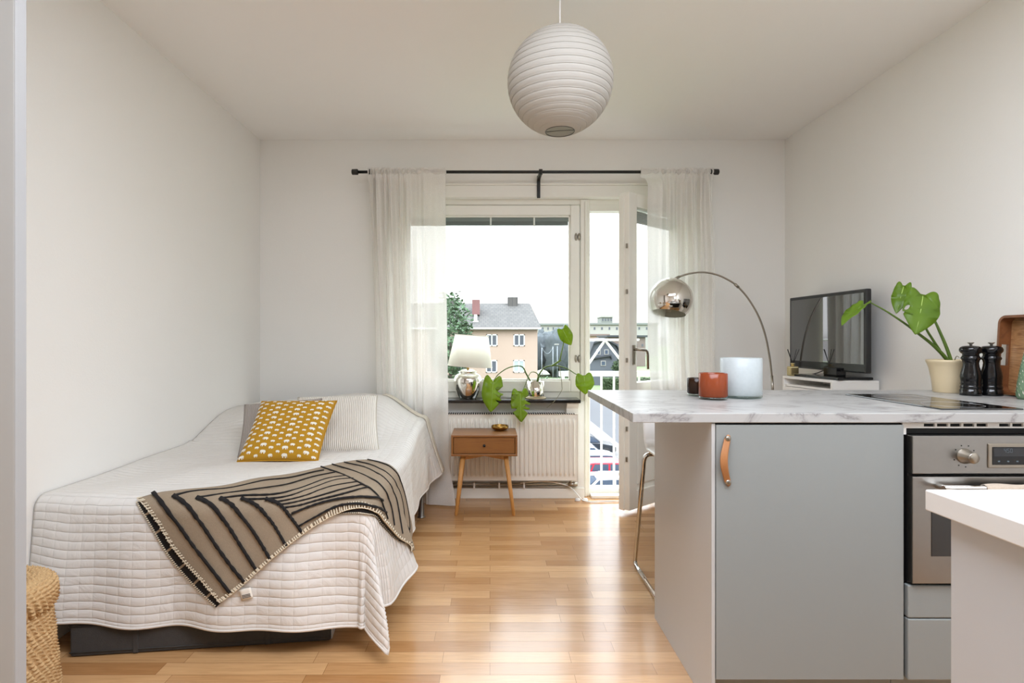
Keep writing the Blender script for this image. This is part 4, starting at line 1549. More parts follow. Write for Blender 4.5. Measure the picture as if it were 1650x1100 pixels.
# ------------------------------------------------------------------ potted monstera on the island
Yp = 2.39
pp = Vector((P(1529, 600, Yp).x, Yp, CT1))
kp_ = thing('monstera_plant', 'young monstera in a cream ceramic pot on the island', 'plant', pp)
mb = MB()
mb.lathe([(0, 0), (.054, 0), (.056, .003), (.062, .06), (.070, .105), (.076, .122), (.080, .130), (.081, .137), (.078, .140), (.073, .136), (.068, .115), (0, .112)], pp, 44)
mb.build('pot', M['cream_pot'], kp_)
mb = MB(); mb.lathe([(0, .122), (.04, .121), (.0695, .117)], pp, 24); mb.build('soil', M['soil'], kp_)
stem(kp_, [(1531, 586), (1518, 570), (1500, 553), (1478, 536), (1455, 519), (1426, 500), (1400, 486)], .0085, .0024, [2.39, 2.385, 2.375, 2.36, 2.34, 2.32, 2.30])
stem(kp_, [(1514, 564), (1503, 547), (1491, 526), (1487, 500), (1486, 482)], .0055, .003, [2.385, 2.37, 2.35, 2.335, 2.32])
stem(kp_, [(1534, 586), (1526, 562), (1515, 536), (1503, 512), (1478, 480), (1457, 463)], .0075, .0028, [2.39, 2.395, 2.40, 2.41, 2.42, 2.42])
stem(kp_, [(1537, 584), (1541, 574), (1546, 576)], .0022, .001, [2.37, 2.35, 2.34], 'root', 'aerial_root')
HS = 1
lf = plant_leaf(kp_, M['leaf_dark'], P(1487, 477, 2.32), P(1477.5, 537, 2.27), (-.25, -1, .3), width=.93, splits=(), droop=.14, fold=.14, hole=(HS * .31, .40, .04, .11, HS * -.5))
plant_leaf(kp_, M['leaf_dark'], P(1456, 462, 2.42), P(1444, 504, 2.39), (-.75, -.8, .2), width=.62, splits=(), droop=.1, fold=.2)
la = (P(1355, 522, 2.25) - P(1400, 484, 2.30)).normalized()
LN = la.cross(P(1378, 503, 2.28).normalized()).normalized()
LN = (LN if LN.z > 0 else -LN) - .16 * (P(1378, 503, 2.28) - Vector((0, 0, CZ))).normalized()
plant_leaf(kp_, M['leaf_dark'], P(1391, 491, 2.29), P(1355, 522, 2.25), LN, width=.55, splits=(), droop=.1, fold=.35)

# ------------------------------------------------------------------ mills, tray, ornament
def mill(label, X, Y):
    c = Vector((X, Y, CT1))
    o = thing('pepper_mill', label, 'pepper mill', c, 'pepper and salt mills')
    mb = MB()
    mb.lathe([(0, 0), (.036, 0), (.037, .004), (.037, .022), (.034, .025), (.0345, .030), (.036, .034), (.034, .039), (.0325, .042), (.0345, .047), (.033, .053), (.034, .062), (.0355, .076), (.033, .094), (.0275, .116), (.026, .130), (.0275, .140), (.031, .146), (.0325, .150), (.031, .154), (.0285, .157), (.0285, .160), (0, .160)], c, 40)
    mb.build('mill_body', M['black_gloss'], o)
    mb = MB()
    mb.lathe([(0, .160), (.026, .160), (.0275, .164), (.026, .167), (.031, .170), (.0365, .178), (.037, .186), (.034, .194), (.026, .199), (.010, .201), (0, .201)], c, 40)
    mb.build('head', M['black_gloss'], o)
    mb = MB(); mb.lathe([(0, .2), (.005, .2), (.004, .205), (.011, .212), (.011, .214), (0, .2135)], c, 24); mb.build('knob', M['nickel'], o)
mill('tall black lacquered mill next to the cream plant pot', 1.941, 2.255)
mill('tall black lacquered mill next to the wooden tray', 2.018, 2.248)

tb, tt_ = Vector((2.120, 0, CT1 + .002)), Vector((2.138, 0, 1.245))
tray = thing('serving_tray', 'rectangular wooden serving tray leaning on the right wall', 'tray', (2.12, 2.08, CT1))
lz = (tt_ - tb); TH = lz.length; lz.normalize()
ln = Vector((-lz.z, 0, lz.x))     # out of the wall
YE, TL_ = 2.29, .44
def TP(a, b, c):                  # a along the wall away from the far end, b up the tray, c out of the tray
    return Vector((0, YE - a, 0)) + tb + lz * b + ln * c
def rrect(L, H, r, inset, n=8):
    pts = []
    for cx, cy, a0_ in ((r, r, 1.5 * PI), (r, H - r, PI), (L - r, H - r, PI / 2), (L - r, r, 0)):
        for k in range(n + 1):
            a = a0_ - k / n * PI / 2
            pts.append((cx + (r - inset) * math.cos(a), cy + (r - inset) * math.sin(a)))
    # denser straight far end for the hand hole
    out = []
    m_ = len(pts)
    for i, p in enumerate(pts):
        q = pts[(i + 1) % m_]
        out.append(p)
        if i == n:   # far end going up
            for k in range(1, 24):
                out.append((p[0] + (q[0] - p[0]) * k / 24, p[1] + (q[1] - p[1]) * k / 24))
    return out
ro, ri = rrect(TL_, TH, .032, 0), rrect(TL_, TH, .032, .010)
mb = MB()
n_ = len(ro)
def slot(i):
    return ro[i][0] < .004 and ro[(i + 1) % n_][0] < .004 and .112 < ro[i][1] < .205 and .112 < ro[(i + 1) % n_][1] < .205
for i in range(n_):
    j = (i + 1) % n_
    A_, B_, C_, D_ = ro[i], ro[j], ri[j], ri[i]
    for c0, c1 in (((0, .014), (.042, .054)) if slot(i) else ((0, .054),)):
        lo = [TP(*q, c0) for q in (A_, B_, C_, D_)]; hi = [TP(*q, c1) for q in (A_, B_, C_, D_)]
        mb.face(lo[::-1]); mb.face(hi)
        mb.face((lo[0], lo[1], hi[1], hi[0])); mb.face((lo[2], lo[3], hi[3], hi[2]))
    if slot(i) != slot(i - 1):
        mb.face((TP(*A_, .014), TP(*D_, .014), TP(*D_, .042), TP(*A_, .042)))
bmesh.ops.remove_doubles(mb.bm, verts=list(mb.bm.verts), dist=1e-5)
mb.build('rim', M['acacia_rim'], tray)
mb = MB()
fl_ = [TP(*q, .006) for q in rrect(TL_, TH, .032, .006)]; fb = [TP(*q, .001) for q in rrect(TL_, TH, .032, .006)]
mb.face(fl_); mb.face(fb[::-1])
mb.build('tray_base', M['acacia'], tray)
oc_ = Vector((2.017, 2.10, CT1))
orn = thing('ornament', 'small cone-shaped green and white leafy ornament in front of the wooden tray', 'ornament', oc_)
mb = MB(); mb.lathe([(0, 0), (.024, 0), (.030, .012), (.028, .05), (.018, .12), (.004, .19), (0, .192)], oc_, 28); mb.build('cone', mat('ornament_green', '#6f8a6c', .6, noise=.4, nscale=60), orn)
mb = MB()
for k in range(150):
    f = (k + .5) / 150
    z = .012 + .17 * f
    r = .0305 * (1 - f) ** .8 + .003
    a = k * 2.399
    c = oc_ + Vector((r * math.cos(a), r * math.sin(a), z))
    d = Vector((math.cos(a) * .3, math.sin(a) * .3, 1)).normalized(); tng = Vector((-math.sin(a), math.cos(a), 0))
    mb.mi = k % 2
    mb.face((c - tng * .0016, c - d * .007 + tng * .0014, c + tng * .002, c + d * .010))
mb.build('leaflets', [M['label'], mat('ornament_light_green', '#9db58a', .6)], orn)

# ------------------------------------------------------------------ television corner
N = Vector((1.895, 3.09, 0))
ca = math.radians(8)
ex = Vector((math.cos(ca), -math.sin(ca), 0)); ey = Vector((math.sin(-ca) * 1.0, math.cos(ca), 0))
CM = Matrix(((ex.x, ey.x, 0, N.x), (ex.y, ey.y, 0, N.y), (0, 0, 1, 0), (0, 0, 0, 1)))
CW, CD, CH = .238, .42, .925
tc_ = thing('side_cabinet', 'narrow white cabinet with an open slot under the television', 'cabinet', CM @ Vector((CW / 2, CD / 2, 0)))
mb = MB()
t_ = .016
mb.box((0, 0, CH - t_), (CW, CD, CH), .0015, mtx=CM)
mb.box((0, 0, 0), (CW, t_, CH - t_), .001, mtx=CM)
mb.box((0, CD - t_, 0), (CW, CD, CH - t_), .001, mtx=CM)
mb.box((CW - .012, t_, 0), (CW, CD - t_, CH - t_), mtx=CM)
mb.box((.004, t_, CH - .062), (CW - .012, CD - t_, CH - .05), mtx=CM)
mb.box((.002, t_, 0), (CW - .012, CD - t_, .05), mtx=CM)
mb.build('carcass', M['white_lacquer'], tc_)
for k in range(3):
    z0 = .055 + k * .27
    mb = MB(); mb.box((-.002, t_ + .002, z0), (.016, CD - t_ - .002, z0 + .265), .001, mtx=CM); mb.build('drawer', M['white_lacquer'], tc_)

T0, T1 = Vector((2.022, 3.0, 0)), Vector((1.985, 3.70, 0))
tx = (T1 - T0).normalized(); TWd = (T1 - T0).length; tn = Vector((-tx.y, tx.x, 0))   # tn toward the room
if tn.x > 0: tn = -tn
TMx = Matrix(((tx.x, -tn.x, 0, T0.x), (tx.y, -tn.y, 0, T0.y), (0, 0, 1, 0), (0, 0, 0, 1)))  # local y toward the wall
tv = thing('television', 'flat black television on the white cabinet', 'television', (2.0, 3.3, CH))
ZB, ZT = .967, 1.425
mb = MB()
mb.box((0, 0, ZB), (TWd, .030, ZT), .006, 3, mtx=TMx)
mb.box((.10, .028, ZB + .06), (TWd - .10, .065, ZT - .09), .012, 2, mtx=TMx)
mb.build('tv_body', M['black_plastic'], tv)
mb = MB(); mb.box((.018, -.0015, ZB + .048), (TWd - .018, .004, ZT - .02), mtx=TMx); mb.build('screen', M['black_screen'], tv)
mb = MB(); mb.box((.012, -.001, ZB + .008), (TWd - .012, .003, ZB + .042), .001, mtx=TMx); mb.build('lower_bezel', M['black_gloss'], tv)
mb = MB()
tcx = Vector((2.0, 3.27, 0))
mb.box((-.105, -.19, CH + .001), (.105, .19, CH + .016), .005, 3, mtx=Matrix.Translation(tcx) @ Matrix.Rotation(math.radians(6), 4, 'Z'))
mb.build('stand_base', M['black_gloss'], tv)
mb = MB(); mb.box((-.03, -.065, CH + .016), (.03, .05, ZB + .02), .004, 2, mtx=Matrix.Translation(tcx + Vector((.012, 0, 0))) @ Matrix.Rotation(math.radians(3), 4, 'Z'))
mb.build('stand_neck', M['black_gloss'], tv)
mb = MB(); mb.tube(spline([(2.06, 3.36, .99), (2.0, 3.40, .95), (1.945, 3.435, .930), (1.99, 3.47, .929)], 6), .003, 8); mb.build('power_cord', M['black_plastic'], tv)

dp = CM @ Vector((.038, CD - .035, CH))
df = thing('reed_diffuser', 'pale gold reed diffuser bottle on the white cabinet', 'reed diffuser', dp)
mb = MB(); mb.box((dp.x - .028, dp.y - .022, CH + .0005), (dp.x + .028, dp.y + .022, CH + .060), .008, 3); mb.build('bottle', M['gold'], df)
mb = MB(); mb.lathe([(.010, .058), (.010, .072), (.012, .073), (.012, .080), (0, .080)], (dp.x, dp.y, CH), 18); mb.build('neck', M['gold'], df)
for a, b in ((-.034, .0), (-.024, .012), (.036, -.006), (.028, .01)):
    mb = MB(); mb.tube([(dp.x, dp.y, CH + .07), (dp.x + a, dp.y + b, CH + .165)], .0017, 6); mb.build('reed', M['reed'], df)

# ------------------------------------------------------------------ arc lamp
YA = 3.74
al = thing('floor_lamp', 'chrome arc floor lamp with dome shade in front of the curtain', 'floor lamp', (P(1246, 628, YA).x, YA, 0))
apx = [(1084, 450.5), (1094, 446), (1110, 441), (1132, 438.5), (1155, 442.5), (1172, 450), (1187, 460), (1205, 480), (1222, 509), (1233, 540), (1240, 575), (1243.5, 605), (1245, 628)]
arc = [P(x, y, YA) for x, y in apx]
foot = Vector((arc[-1].x + .004, YA, .02))
mb = MB(); mb.tube(spline(arc, 6), .0062, 12); mb.build('arc', M['nickel'], al)
mb = MB(); mb.tube([P(1243.5, 605, YA), P(1245, 628, YA), foot + Vector((0, 0, .4)), foot], .0085, 12); mb.build('pole', M['nickel'], al)
mb = MB(); mb.tube([P(1184, 457.5, YA), P(1190, 463, YA)], .0095, 12); mb.build('sleeve', M['nickel'], al)
mb = MB(); mb.tube([P(1083, 451, YA), P(1095, 445.5, YA)], .009, 12); mb.build('sleeve', M['nickel'], al)
mb = MB(); mb.lathe([(0, 0), (.125, 0), (.128, .004), (.128, .022), (.124, .026), (0, .028)], (foot.x, YA, 0), 40); mb.build('base', M['chrome'], al)
dc = P(1080, 482.5, YA); dR = .146
mb = MB()
prof = [(dR * math.sin(a), dR * math.cos(a)) for a in [i / 40 * math.radians(131) for i in range(41)]]
prof[0] = (0, dR)
DMt = Matrix.Rotation(math.radians(10), 4, 'Y') @ Matrix.Rotation(math.radians(-9), 4, 'X')
mb.lathe(prof, dc, 56, mtx=DMt)
mb.build('lamp_shade', M['mirror'], al, recalc=False)
mb = MB()
prof2 = [(r * .985, z * .985) for r, z in prof]
mb.lathe(prof2, dc, 56, mtx=DMt)
mb.build('shade_lining', mat('lamp_lining', '#c9c6b8', .5), al, recalc=False)
mb = MB(); mb.lathe([(0, -.03), (.022, -.022), (.028, 0), (.022, .03), (.014, .06), (.014, .13), (0, .13)], dc, 20, mtx=DMt); mb.build('bulb', M['white_plastic'], al)

# ------------------------------------------------------------------ outside: balcony rail
rl = thing('balcony_railing', 'white metal railing outside the balcony door', 'railing', (1.1, 4.6, 0))
YR = 4.46
zr = CZ - (602 - CY) / F * YR
mb = MB(); mb.box((.55, YR - .02, zr - .02), (1.9, YR + .02, zr + .02), .004); mb.build('rail', M['rail_white'], rl)
mb = MB(); mb.box((.55, YR - .013, .068), (1.9, YR + .013, .092), .003); mb.build('rail', M['rail_white'], rl)
for x in (.58, 1.85):
    mb = MB()
    for z in (zr, .08):
        mb.box((x - .012, YB + .29, z - .012), (x + .012, YR, z + .012), .002)
    mb.box((x - .015, YR - .012, .06), (x + .015, YR + .012, zr), .002)
    mb.build('end_bracket', M['rail_white'], rl)
for k in range(11):
    x = .79 + k * .1
    mb = MB(); mb.box((x - .008, YR - .008, -.10), (x + .008, YR + .008, zr - .015), .002); mb.build('baluster', M['rail_white'], rl)
mb = MB()
mb.tube([P(975, 548, YR), P(946, 590, YR), P(940, 601, YR)], .010, 8)
mb.tube([P(975, 548, YR), P(1000, 580, YR), P(1012, 601, YR)], .010, 8)
mb.tube([P(930, 547.5, YR), P(1030, 547.5, YR)], .009, 8)
mb.build('bracing', M['rail_white'], rl)

# ------------------------------------------------------------------ outside: ground and street
G = -7.5
mb = MB(); mb.box((-150, 5.2, G - .3), (220, 900, G)); struct(mb.build('ground', M['lawn']), 'green ground beyond the street', 'ground')
mb = MB(); mb.box((10.6, 5.5, G), (22, 92, G + .02)); mb.box((-60, 5.5, G), (10.6, 9, G + .02)); mb.box((-16, 66, G), (10.6, 78, G + .02)); struct(mb.build('road', M['asphalt']), 'grey street running past the parked cars', 'road')
mb = MB(); mb.box((2.0, 9, G), (10.6, 64, G + .10), .03); struct(mb.build('pavement', M['pavement']), 'pale pavement beside the parked cars', 'pavement')

def car(label, X, Y, paint, flip=1, L=4.3, hk=1.0):
    """long axis along X; flip=1 faces left"""
    z = G + .10
    o = thing('car', label, 'car', (X + L / 2, Y, z), 'parked cars below the balcony')
    def q(f): return X + (f if flip == 1 else 1 - f) * L
    mb = MB()
    body = [(0, .30), (0, .62), (.03, .74), (.22, .90), (.30, .95), (.99, .98), (1.0, .80), (1.0, .32), (.93, .25), (.07, .25)]
    mb.prism([(q(a), z + b * hk) for a, b in body], 'y', Y - .87, Y + .87, .06)
    cabin = [(.24, .92), (.38, 1.40), (.46, 1.47), (.78, 1.46), (.90, 1.34), (.975, .96)]
    mb.prism([(q(a), z + b * hk) for a, b in cabin], 'y', Y - .74, Y + .74, .05)
    mb.build('body', M[paint], o)
    mb = MB()
    for sy in (-1, 1):
        yy = Y + sy * .742
        for poly in ([(.285, .97), (.39, 1.36), (.55, 1.38), (.55, .97)], [(.575, .97), (.575, 1.38), (.76, 1.37), (.80, .97)], [(.82, .98), (.785, 1.36), (.875, 1.28), (.93, 1.0)]):
            mb.prism([(q(a), z + b * hk) for a, b in poly], 'y', yy - .008, yy + .008)
    def slab(a0, z0, a1, z1):
        z0, z1 = z0 * hk, z1 * hk
        mb.face([(q(a0), Y - .66, z + z0), (q(a0), Y + .66, z + z0), (q(a1), Y + .60, z + z1), (q(a1), Y - .60, z + z1)])
    slab(.238, .97, .368, 1.395); slab(.984, 1.0, .912, 1.33)
    mb.build('windows', M['car_glass'], o)
    for a in (.17, .82):
        for sy in (-1, 1):
            mb = MB(); mb.lathe([(0, -.10), (.26, -.10), (.31, -.08), (.31, .08), (.26, .10), (0, .10)], (0, 0, 0), 24, mtx=Matrix.Translation((q(a), Y + sy * .78, z + .31)) @ Matrix.Rotation(PI / 2, 4, 'X'))
            mb.build('wheel', M['tyre'], o)
car('white parked car nearest the balcony', 3.6, 28.1, 'car_white', 1, 4.5, 1.22)
car('bright red parked car behind the nearest white one', 5.0, 32.9, 'car_red', -1)
car('silver parked car behind the red one', 5.0, 35.2, 'car_silver', -1)
car('white parked car behind the silver one', 4.3, 37.8, 'car_white', -1)
car('black parked car farthest up the row', 5.0, 42.0, 'car_black', -1)

# pink apartment house
HYf = 64.0
hz = lambda y, Y=HYf: CZ - (y - CY) / F * Y
hx = lambda x, Y=HYf: (x - CX) / F * Y
hs_ = thing('apartment_building', 'pink rendered house with grey tiled roof across the street', 'building', (-2, HYf + 5, G))
x0, x1 = hx(640), hx(866)
ze, zr_ = hz(526), hz(485)
mb = MB(); mb.box((x0, HYf, G), (x1, HYf + 10, ze)); mb.prism([(HYf, ze), (HYf + 10, ze), (HYf + 5, zr_ - .1)], 'x', x0, x1); mb.build('walls', M['pink'], hs_)
mb = MB()
rx1 = hx(853, HYf + 5)
xo0, xo1 = x0 - .4, x1 + .35
r0 = Vector((xo0, HYf + 5, zr_)); r1 = Vector((rx1, HYf + 5, zr_))
e0, e1 = Vector((xo0, HYf - .5, ze - .15)), Vector((xo1, HYf - .5, ze - .15))
f0, f1 = Vector((xo0, HYf + 10.5, ze - .15)), Vector((xo1, HYf + 10.5, ze - .15))
mb.face((e0, e1, r1, r0)); mb.face((f1, f0, r0, r1)); mb.face((e1, f1, r1))
mb.build('roof', M['tiles'], hs_, solid=.15)
mb = MB(); mb.box((xo0, HYf - .6, ze - .3), (xo1, HYf - .45, ze - .12)); mb.build('gutter', M['rail_white'], hs_)
for a, b, yt in ((723, 739, 480), (818, 834, 479)):
    mb = MB(); mb.box((hx(a, HYf + 5), HYf + 4.3, zr_ - .8), (hx(b, HYf + 5), HYf + 5.7, hz(yt, HYf + 5)), .03); mb.build('chimney', M['tiles'], hs_)
mb = MB(); mb.box((hx(761, HYf + 2), HYf + 1.6, hz(507, HYf + 2)), (hx(773, HYf + 2), HYf + 3.4, hz(483, HYf + 2))); mb.build('dormer', M['brick_red'], hs_)
mb = MB(); mb.box((hx(764, HYf + 1), HYf + .6, hz(520, HYf + 1)), (hx(769, HYf + 1), HYf + 1.2, hz(507, HYf + 1))); mb.box((hx(762, HYf + 1), HYf + .5, hz(519, HYf + 1)), (hx(771, HYf + 1), HYf + 1.3, hz(517, HYf + 1))); mb.build('roof_vent', M['rail_white'], hs_)
for (wx, wy, ww, wh, g) in ((744, 547, 18, 20, 'far_glass'), (792.5, 548, 18, 19, 'far_glass'), (836.5, 548, 18, 19, 'far_glass'), (744, 590, 18, 20, 'far_glass'), (792, 590, 18, 20, 'far_glass'), (836, 590, 18, 20, 'curtained'), (744, 634, 18, 20, 'far_glass'), (792, 634, 18, 20, 'far_glass'), (836, 634, 18, 20, 'far_glass')):
    xa, xb, za, zb_ = hx(wx - ww / 2), hx(wx + ww / 2), hz(wy + wh / 2), hz(wy - wh / 2)
    mb = MB()
    b_ = .12
    for lo, hi in (((xa, za), (xa + b_, zb_)), ((xb - b_, za), (xb, zb_)), ((xa, za), (xb, za + b_)), ((xa, zb_ - b_), (xb, zb_)), (((xa + xb) / 2 - .06, za), ((xa + xb) / 2 + .06, zb_))):
        mb.box((lo[0], HYf - .06, lo[1]), (hi[0], HYf + .02, hi[1]))
    fr = mb.build('window', M['rail_white'], hs_)
    mb = MB(); mb.box((xa + .05, HYf - .02, za + .05), (xb - .05, HYf + .01, zb_ - .05)); mb.build('pane', M[g], fr)

# grey gambrel house
GY = 106.0
gx = lambda x: (x - CX) / F * GY
gz = lambda y: CZ - (y - CY) / F * GY
gh = thing('house', 'dark grey wooden house with a gambrel roof seen through the door', 'house', (gx(976), GY + 4, G))
gam = [(gx(951), G), (gx(951), gz(567)), (gx(957), gz(552)), (gx(975), gz(546)), (gx(991), gz(556)), (gx(999), gz(570)), (gx(999), G)]
mb = MB(); mb.prism(gam, 'y', GY, GY + 9); mb.build('walls', M['house_grey'], gh)
rp = [(gx(948), gz(572)), (gx(956), gz(550.5)), (gx(975), gz(544)), (gx(993), gz(554)), (gx(1002), gz(573))]
mb = MB()
rq = [(x, z - .35) for x, z in rp]
mb.prism(rp + rq[::-1], 'y', GY - .7, GY + 9.5); mb.build('roof', M['house_dark'], gh)
mb = MB(); mb.prism([(gx(953), gz(576)), (gx(984), gz(571)), (gx(986), gz(578)), (gx(985), gz(579)), (gx(983), gz(573.5)), (gx(953), gz(578.5))], 'y', GY - .5, GY); mb.build('porch_roof', M['house_dark'], gh)
for wx, wy, ww in ((964, 567, 7), (977, 567, 7), (972, 585, 8)):
    mb = MB(); xa, xb, za, zb_ = gx(wx - ww / 2), gx(wx + ww / 2), gz(wy + 4.2), gz(wy - 4.2)
    mb.box((xa, GY - .1, za), (xb, GY + .02, zb_)); fr = mb.build('window', M['render_white'], gh)
    mb = MB(); mb.box((xa + .14, GY - .14, za + .14), (xb - .14, GY - .09, zb_ - .14)); mb.build('pane', M['car_glass'], fr)

# buildings on the horizon
def block(label, name, xa, xb, ytop, ybot, Y, wm, rm, nwin, yw, wpx=4):
    fx = lambda x: (x - CX) / F * Y
    fz = lambda y: CZ - (y - CY) / F * Y
    o = thing(name, label, 'building', (fx((xa + xb) / 2), Y + 8, G))
    mb = MB(); mb.box((fx(xa), Y, G), (fx(xb), Y + 16, fz(ytop))); mb.build('walls', M[wm], o)
    mb = MB(); mb.box((fx(xa) - .5, Y - .8, fz(ytop)), (fx(xb) + .5, Y + 17, fz(ytop) + 3 / F * Y)); mb.build('roof', M[rm], o)
    for k in range(nwin):
        c = xa + (k + .5) * (xb - xa) / nwin
        mb = MB(); mb.box((fx(c - wpx / 2), Y - .15, fz(yw + 2)), (fx(c + wpx / 2), Y + .05, fz(yw - 2))); mb.build('window', M['far_glass'], o)
block('long pale building with a green roof line on the horizon', 'office_building', 940, 1060, 523, 560, 300, 'render_white', 'roof_green', 10, 529, 2.6)
block('long low pale building behind the trees on the horizon', 'office_building', 862, 938, 524, 560, 330, 'render_white', 'roof_green', 9, 529, 2)
block('grey tower block on the horizon seen through the door', 'tower_block', 969, 987, 511, 560, 420, 'roof_green', 'render_white', 4, 515, 2)
block('brown roofed building between the grey house and the pale one', 'apartment_building', 944, 980, 541, 590, 215, 'pink', 'roof_brown', 5, 548, 3)
block('dark roofed building at the right of the grey house', 'apartment_building', 980, 1040, 543, 590, 180, 'roof_brown', 'house_dark', 6, 556, 3)

def blob_tree(name, label, cat, c, rx, rz, n, m, size, group=None, trunk=True):
    c = Vector(c)
    o = thing(name, label, cat, (c.x, c.y, G), group)
    mb = MB()
    for k in range(n):
        th, ph = random.random() * 2 * PI, math.acos(2 * random.random() - 1)
        r = (.55 + .45 * random.random()) * (1 + .15 * math.sin(3 * th) * math.sin(4 * ph))
        p = c + Vector((rx * r * math.sin(ph) * math.cos(th), rx * r * math.sin(ph) * math.sin(th), rz * r * math.cos(ph)))
        a = Vector((random.uniform(-1, 1), random.uniform(-1, 1), random.uniform(-.6, .6))).normalized() * size * random.uniform(.6, 1.2)
        b = a.orthogonal().normalized() * size * random.uniform(.5, 1)
        b.rotate(Matrix.Rotation(random.random() * 6, 3, a.normalized()))
        mb.face((p - a, p - b * .6, p + a, p + b * .6))
    mb.build('crown', M[m], o, recalc=False)
    if trunk:
        mb = MB(); mb.tube([(c.x, c.y, G), (c.x, c.y, c.z)], [.25, .12], 8); mb.build('trunk', M['bark'], o)
    return o
blob_tree('tree', 'pale green leafy tree in front of the pink house', 'tree', (hx(726, 56), 56, hz(545, 56)), 2.3, 4.6, 2600, 'tree_leaf', .28)
blob_tree('shrub', 'green shrub in front of the dark grey house', 'shrub', (gx(993), GY - 3, gz(590)), 1.5, 1.5, 900, 'hedge', .22, trunk=False)
# hedge and forest masses nobody could count
mb = MB()
for k in range(5200):
    fx_ = random.random()
    p = Vector((19.2 + 10 * fx_, 96 + random.uniform(-.9, .9), G + 2.1 * random.random()))
    a = Vector((random.uniform(-1, 1), random.uniform(-1, 1), random.uniform(-1, 1))).normalized() * .2
    b = a.orthogonal().normalized() * .13
    mb.face((p - a, p - b, p + a, p + b))
mb.mi = 1
mb.box((19.2, 95.4, G), (29.2, 96.6, G + 1.9))
tag(mb.build('hedge', [M['hedge'], M['hedge']], loc=(24, 96, G), recalc=False), 'clipped green hedge behind the white balcony railing', 'hedge', None, 'stuff')
mb = MB()
for k in range(46):
    c = Vector((random.uniform(8, 26), random.uniform(128, 165), 0))
    h = random.uniform(8.5, 11.0); w = random.uniform(1.8, 3.0)
    b = bmesh.new(); bmesh.ops.create_icosphere(b, subdivisions=3, radius=1)
    for v in b.verts:
        q = v.co.copy()
        nz_ = 1 + .16 * math.sin(q.x * 7 + k) * math.sin(q.y * 6 + k * 2) + .12 * math.sin(q.z * 11 + k)
        v.co = Vector((c.x + q.x * w * nz_, c.y + q.y * w * nz_, G + h * .5 + q.z * h * .52 * nz_))
    mb.join(b, True)
tag(mb.build('forest', M['forest'], loc=(17, 145, G)), 'dark blue-green trees on the slope right of the pink house', 'trees', None, 'stuff')
for i, (px, Y, lab) in enumerate(((880, 84, 'green shrub low beside the path, left one'), (894, 76, 'green shrub low beside the path, middle one'), (908, 82, 'green shrub low beside the path, right one'))):
    X = (px - CX) / F * Y
    blob_tree('shrub', lab, 'shrub', (X, Y, G + 1.6), 1.3, 1.5, 700, 'tree_leaf', .22, 'shrubs beside the path', trunk=False)
def pole(label, px, ytop, Y, lamp):
    X = (px - CX) / F * Y
    zt = CZ - (ytop - CY) / F * Y
    o = thing('street_lamp' if lamp else 'net_post', label, 'street lamp' if lamp else 'post', (X, Y, G))
    mb = MB(); mb.tube([(X, Y, G), (X, Y, zt)], .045, 8); mb.build('pole', M['car_silver'], o)
    if lamp:
        mb = MB(); mb.box((X - .5, Y - .12, zt - .06), (X + .25, Y + .12, zt + .12), .04); mb.build('lamp_head', M['render_white'], o)
pole('grey street lamp in front of the dark trees', 898, 555, 95, True)
pole('thin pale post left of the street lamp', 873, 560, 95, False)
pole('thick pale post beside the street lamp', 891, 558, 95, False)
mb = MB(); X0_, X1_ = (873 - CX) / F * 95, (891 - CX) / F * 95
mb.tube([(X0_ + (X1_ - X0_) * i / 12, 95, CZ - (560 - CY) / F * 95 - 1.0 * math.sin(i / 12 * PI)) for i in range(13)], .03, 6)
tag(mb.build('wire', M['car_silver'], loc=(X0_, 95, 0)), 'thin wire sagging between the two pale posts', 'wire')
pX = (873 - CX) / F * 88
pa = thing('parasol', 'small white parasol near the dark trees', 'parasol', (pX, 88, G))
mb = MB(); mb.lathe([(0, 4.0), (.8, 3.7), (1.3, 3.2), (1.25, 3.15), (0, 3.85)], (pX, 88, G), 16); mb.build('canopy', M['render_white'], pa)
mb = MB(); mb.tube([(pX, 88, G), (pX, 88, G + 3.9)], .05, 8); mb.build('pole', M['car_silver'], pa)

# ------------------------------------------------------------------ light: overcast sky through window, two added fill lights behind and above the camera
w = bpy.data.worlds.new('overcast_sky'); SC.world = w
w.use_nodes = True
t = w.node_tree
bg = t.nodes['Background']
tc = t.nodes.new('ShaderNodeTexCoord'); sp = t.nodes.new('ShaderNodeSeparateXYZ')
t.links.new(tc.outputs['Generated'], sp.inputs[0])
rp_ = t.nodes.new('ShaderNodeValToRGB')
e = rp_.color_ramp.elements
e[0].position = 0.0; e[0].color = (.50, .52, .54, 1)
e[1].position = .5; e[1].color = (.52, .52, .53, 1)
a = e.new(.505); a.color = (.93, .95, .97, 1)
a = e.new(.58); a.color = (.98, 1.0, 1.0, 1)
a = e.new(.7); a.color = (.86, .93, 1.0, 1)
a = e.new(1.0); a.color = (.80, .89, 1.0, 1)
mp_ = t.nodes.new('ShaderNodeMapRange')
mp_.inputs['From Min'].default_value = -1; mp_.inputs['From Max'].default_value = 1
t.links.new(sp.outputs['Z'], mp_.inputs['Value'])
t.links.new(mp_.outputs[0], rp_.inputs['Fac'])
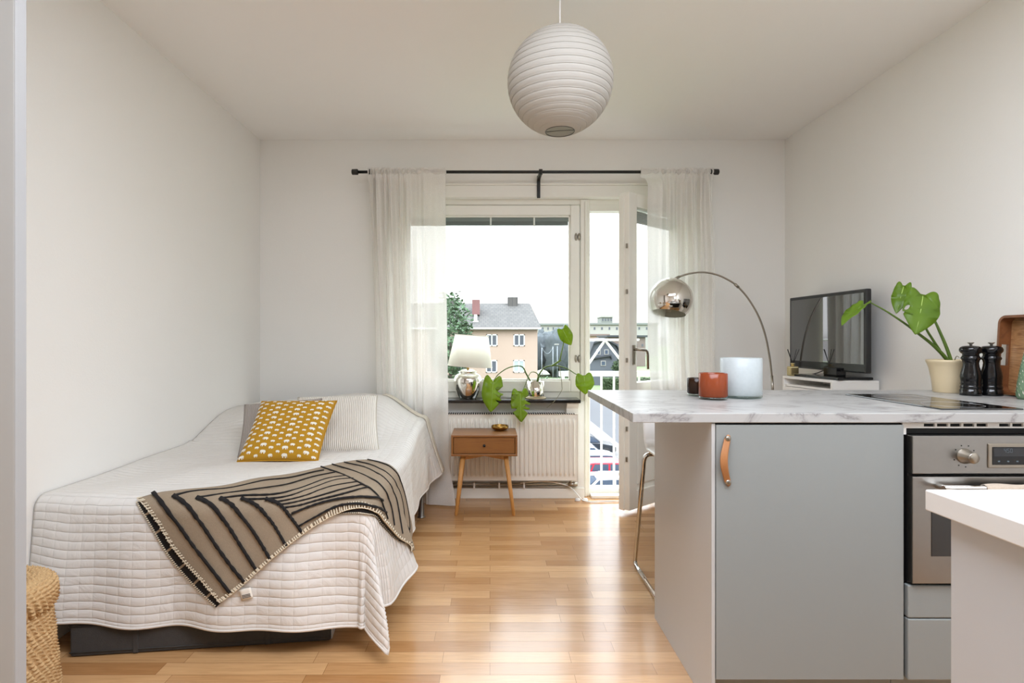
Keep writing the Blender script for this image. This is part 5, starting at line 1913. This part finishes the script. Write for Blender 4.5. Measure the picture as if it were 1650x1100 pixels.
# brighter toward the zenith as an overcast sky is
mr = t.nodes.new('ShaderNodeMapRange')
mr.inputs['From Min'].default_value = .12; mr.inputs['From Max'].default_value = .65
mr.inputs['To Min'].default_value = 1.0; mr.inputs['To Max'].default_value = 5.0
t.links.new(sp.outputs['Z'], mr.inputs['Value'])
cl = t.nodes.new('ShaderNodeTexNoise'); cl.inputs['Scale'].default_value = 5.0; cl.inputs['Detail'].default_value = 4.0
t.links.new(tc.outputs['Generated'], cl.inputs['Vector'])
cr = t.nodes.new('ShaderNodeMapRange')
cr.inputs['From Min'].default_value = .35; cr.inputs['From Max'].default_value = .65
cr.inputs['To Min'].default_value = .9; cr.inputs['To Max'].default_value = 1.05
t.links.new(cl.outputs[0], cr.inputs['Value'])
mu = t.nodes.new('ShaderNodeMath'); mu.operation = 'MULTIPLY'
t.links.new(mr.outputs[0], mu.inputs[0]); t.links.new(cr.outputs[0], mu.inputs[1])
mu2 = t.nodes.new('ShaderNodeMath'); mu2.operation = 'MULTIPLY'
t.links.new(mu.outputs[0], mu2.inputs[0]); mu2.inputs[1].default_value = 1.15
t.links.new(rp_.outputs[0], bg.inputs['Color']); t.links.new(mu2.outputs[0], bg.inputs['Strength'])

def area(name, loc, rot, size, power, color=(1, 1, 1)):
    l = bpy.data.lights.new(name, 'AREA')
    l.shape = 'RECTANGLE'; l.size, l.size_y = size
    l.energy = power
    l.color = color
    o = bpy.data.objects.new(name, l)
    o.location = loc
    o.rotation_euler = rot
    COL.objects.link(o)
    return o
area('rear_fill_light', (1.75, -2.3, 1.95), (math.radians(84), 0, math.radians(36)), (1.8, 1.15), 8, (.80, .90, 1.0))  # added unseen area light, fills the room from the rear right
area('overhead_fill_light', (.5, .6, 2.58), (0, 0, 0), (2.2, 1.3), 55, (.82, .885, 1.0))  # added unseen area light under the ceiling, brightens the whole room

cd = bpy.data.cameras.new('camera')
cd.sensor_width = 36
cd.lens = F / 1650 * 36
cd.shift_x = (825 - CX) / 1650
cd.shift_y = (CY - 550) / 1650
cd.clip_start = .02; cd.clip_end = 2000
cam = bpy.data.objects.new('camera', cd)
cam.location = (0, 0, CZ)
cam.rotation_euler = (PI / 2, 0, 0)
COL.objects.link(cam)
SC.camera = cam
for o in bpy.data.objects:
    if '_base' in o: del o['_base']
SC.view_settings.view_transform = 'Standard'
SC.view_settings.look = 'None'
SC.view_settings.gamma = 1
SC.view_settings.use_curve_mapping = False
SC.view_settings.exposure = 0.94
SC.cycles.max_bounces = 10
SC.cycles.diffuse_bounces = 6
SC.cycles.transparent_max_bounces = 16
SC.cycles.caustics_reflective = False
SC.cycles.caustics_refractive = False
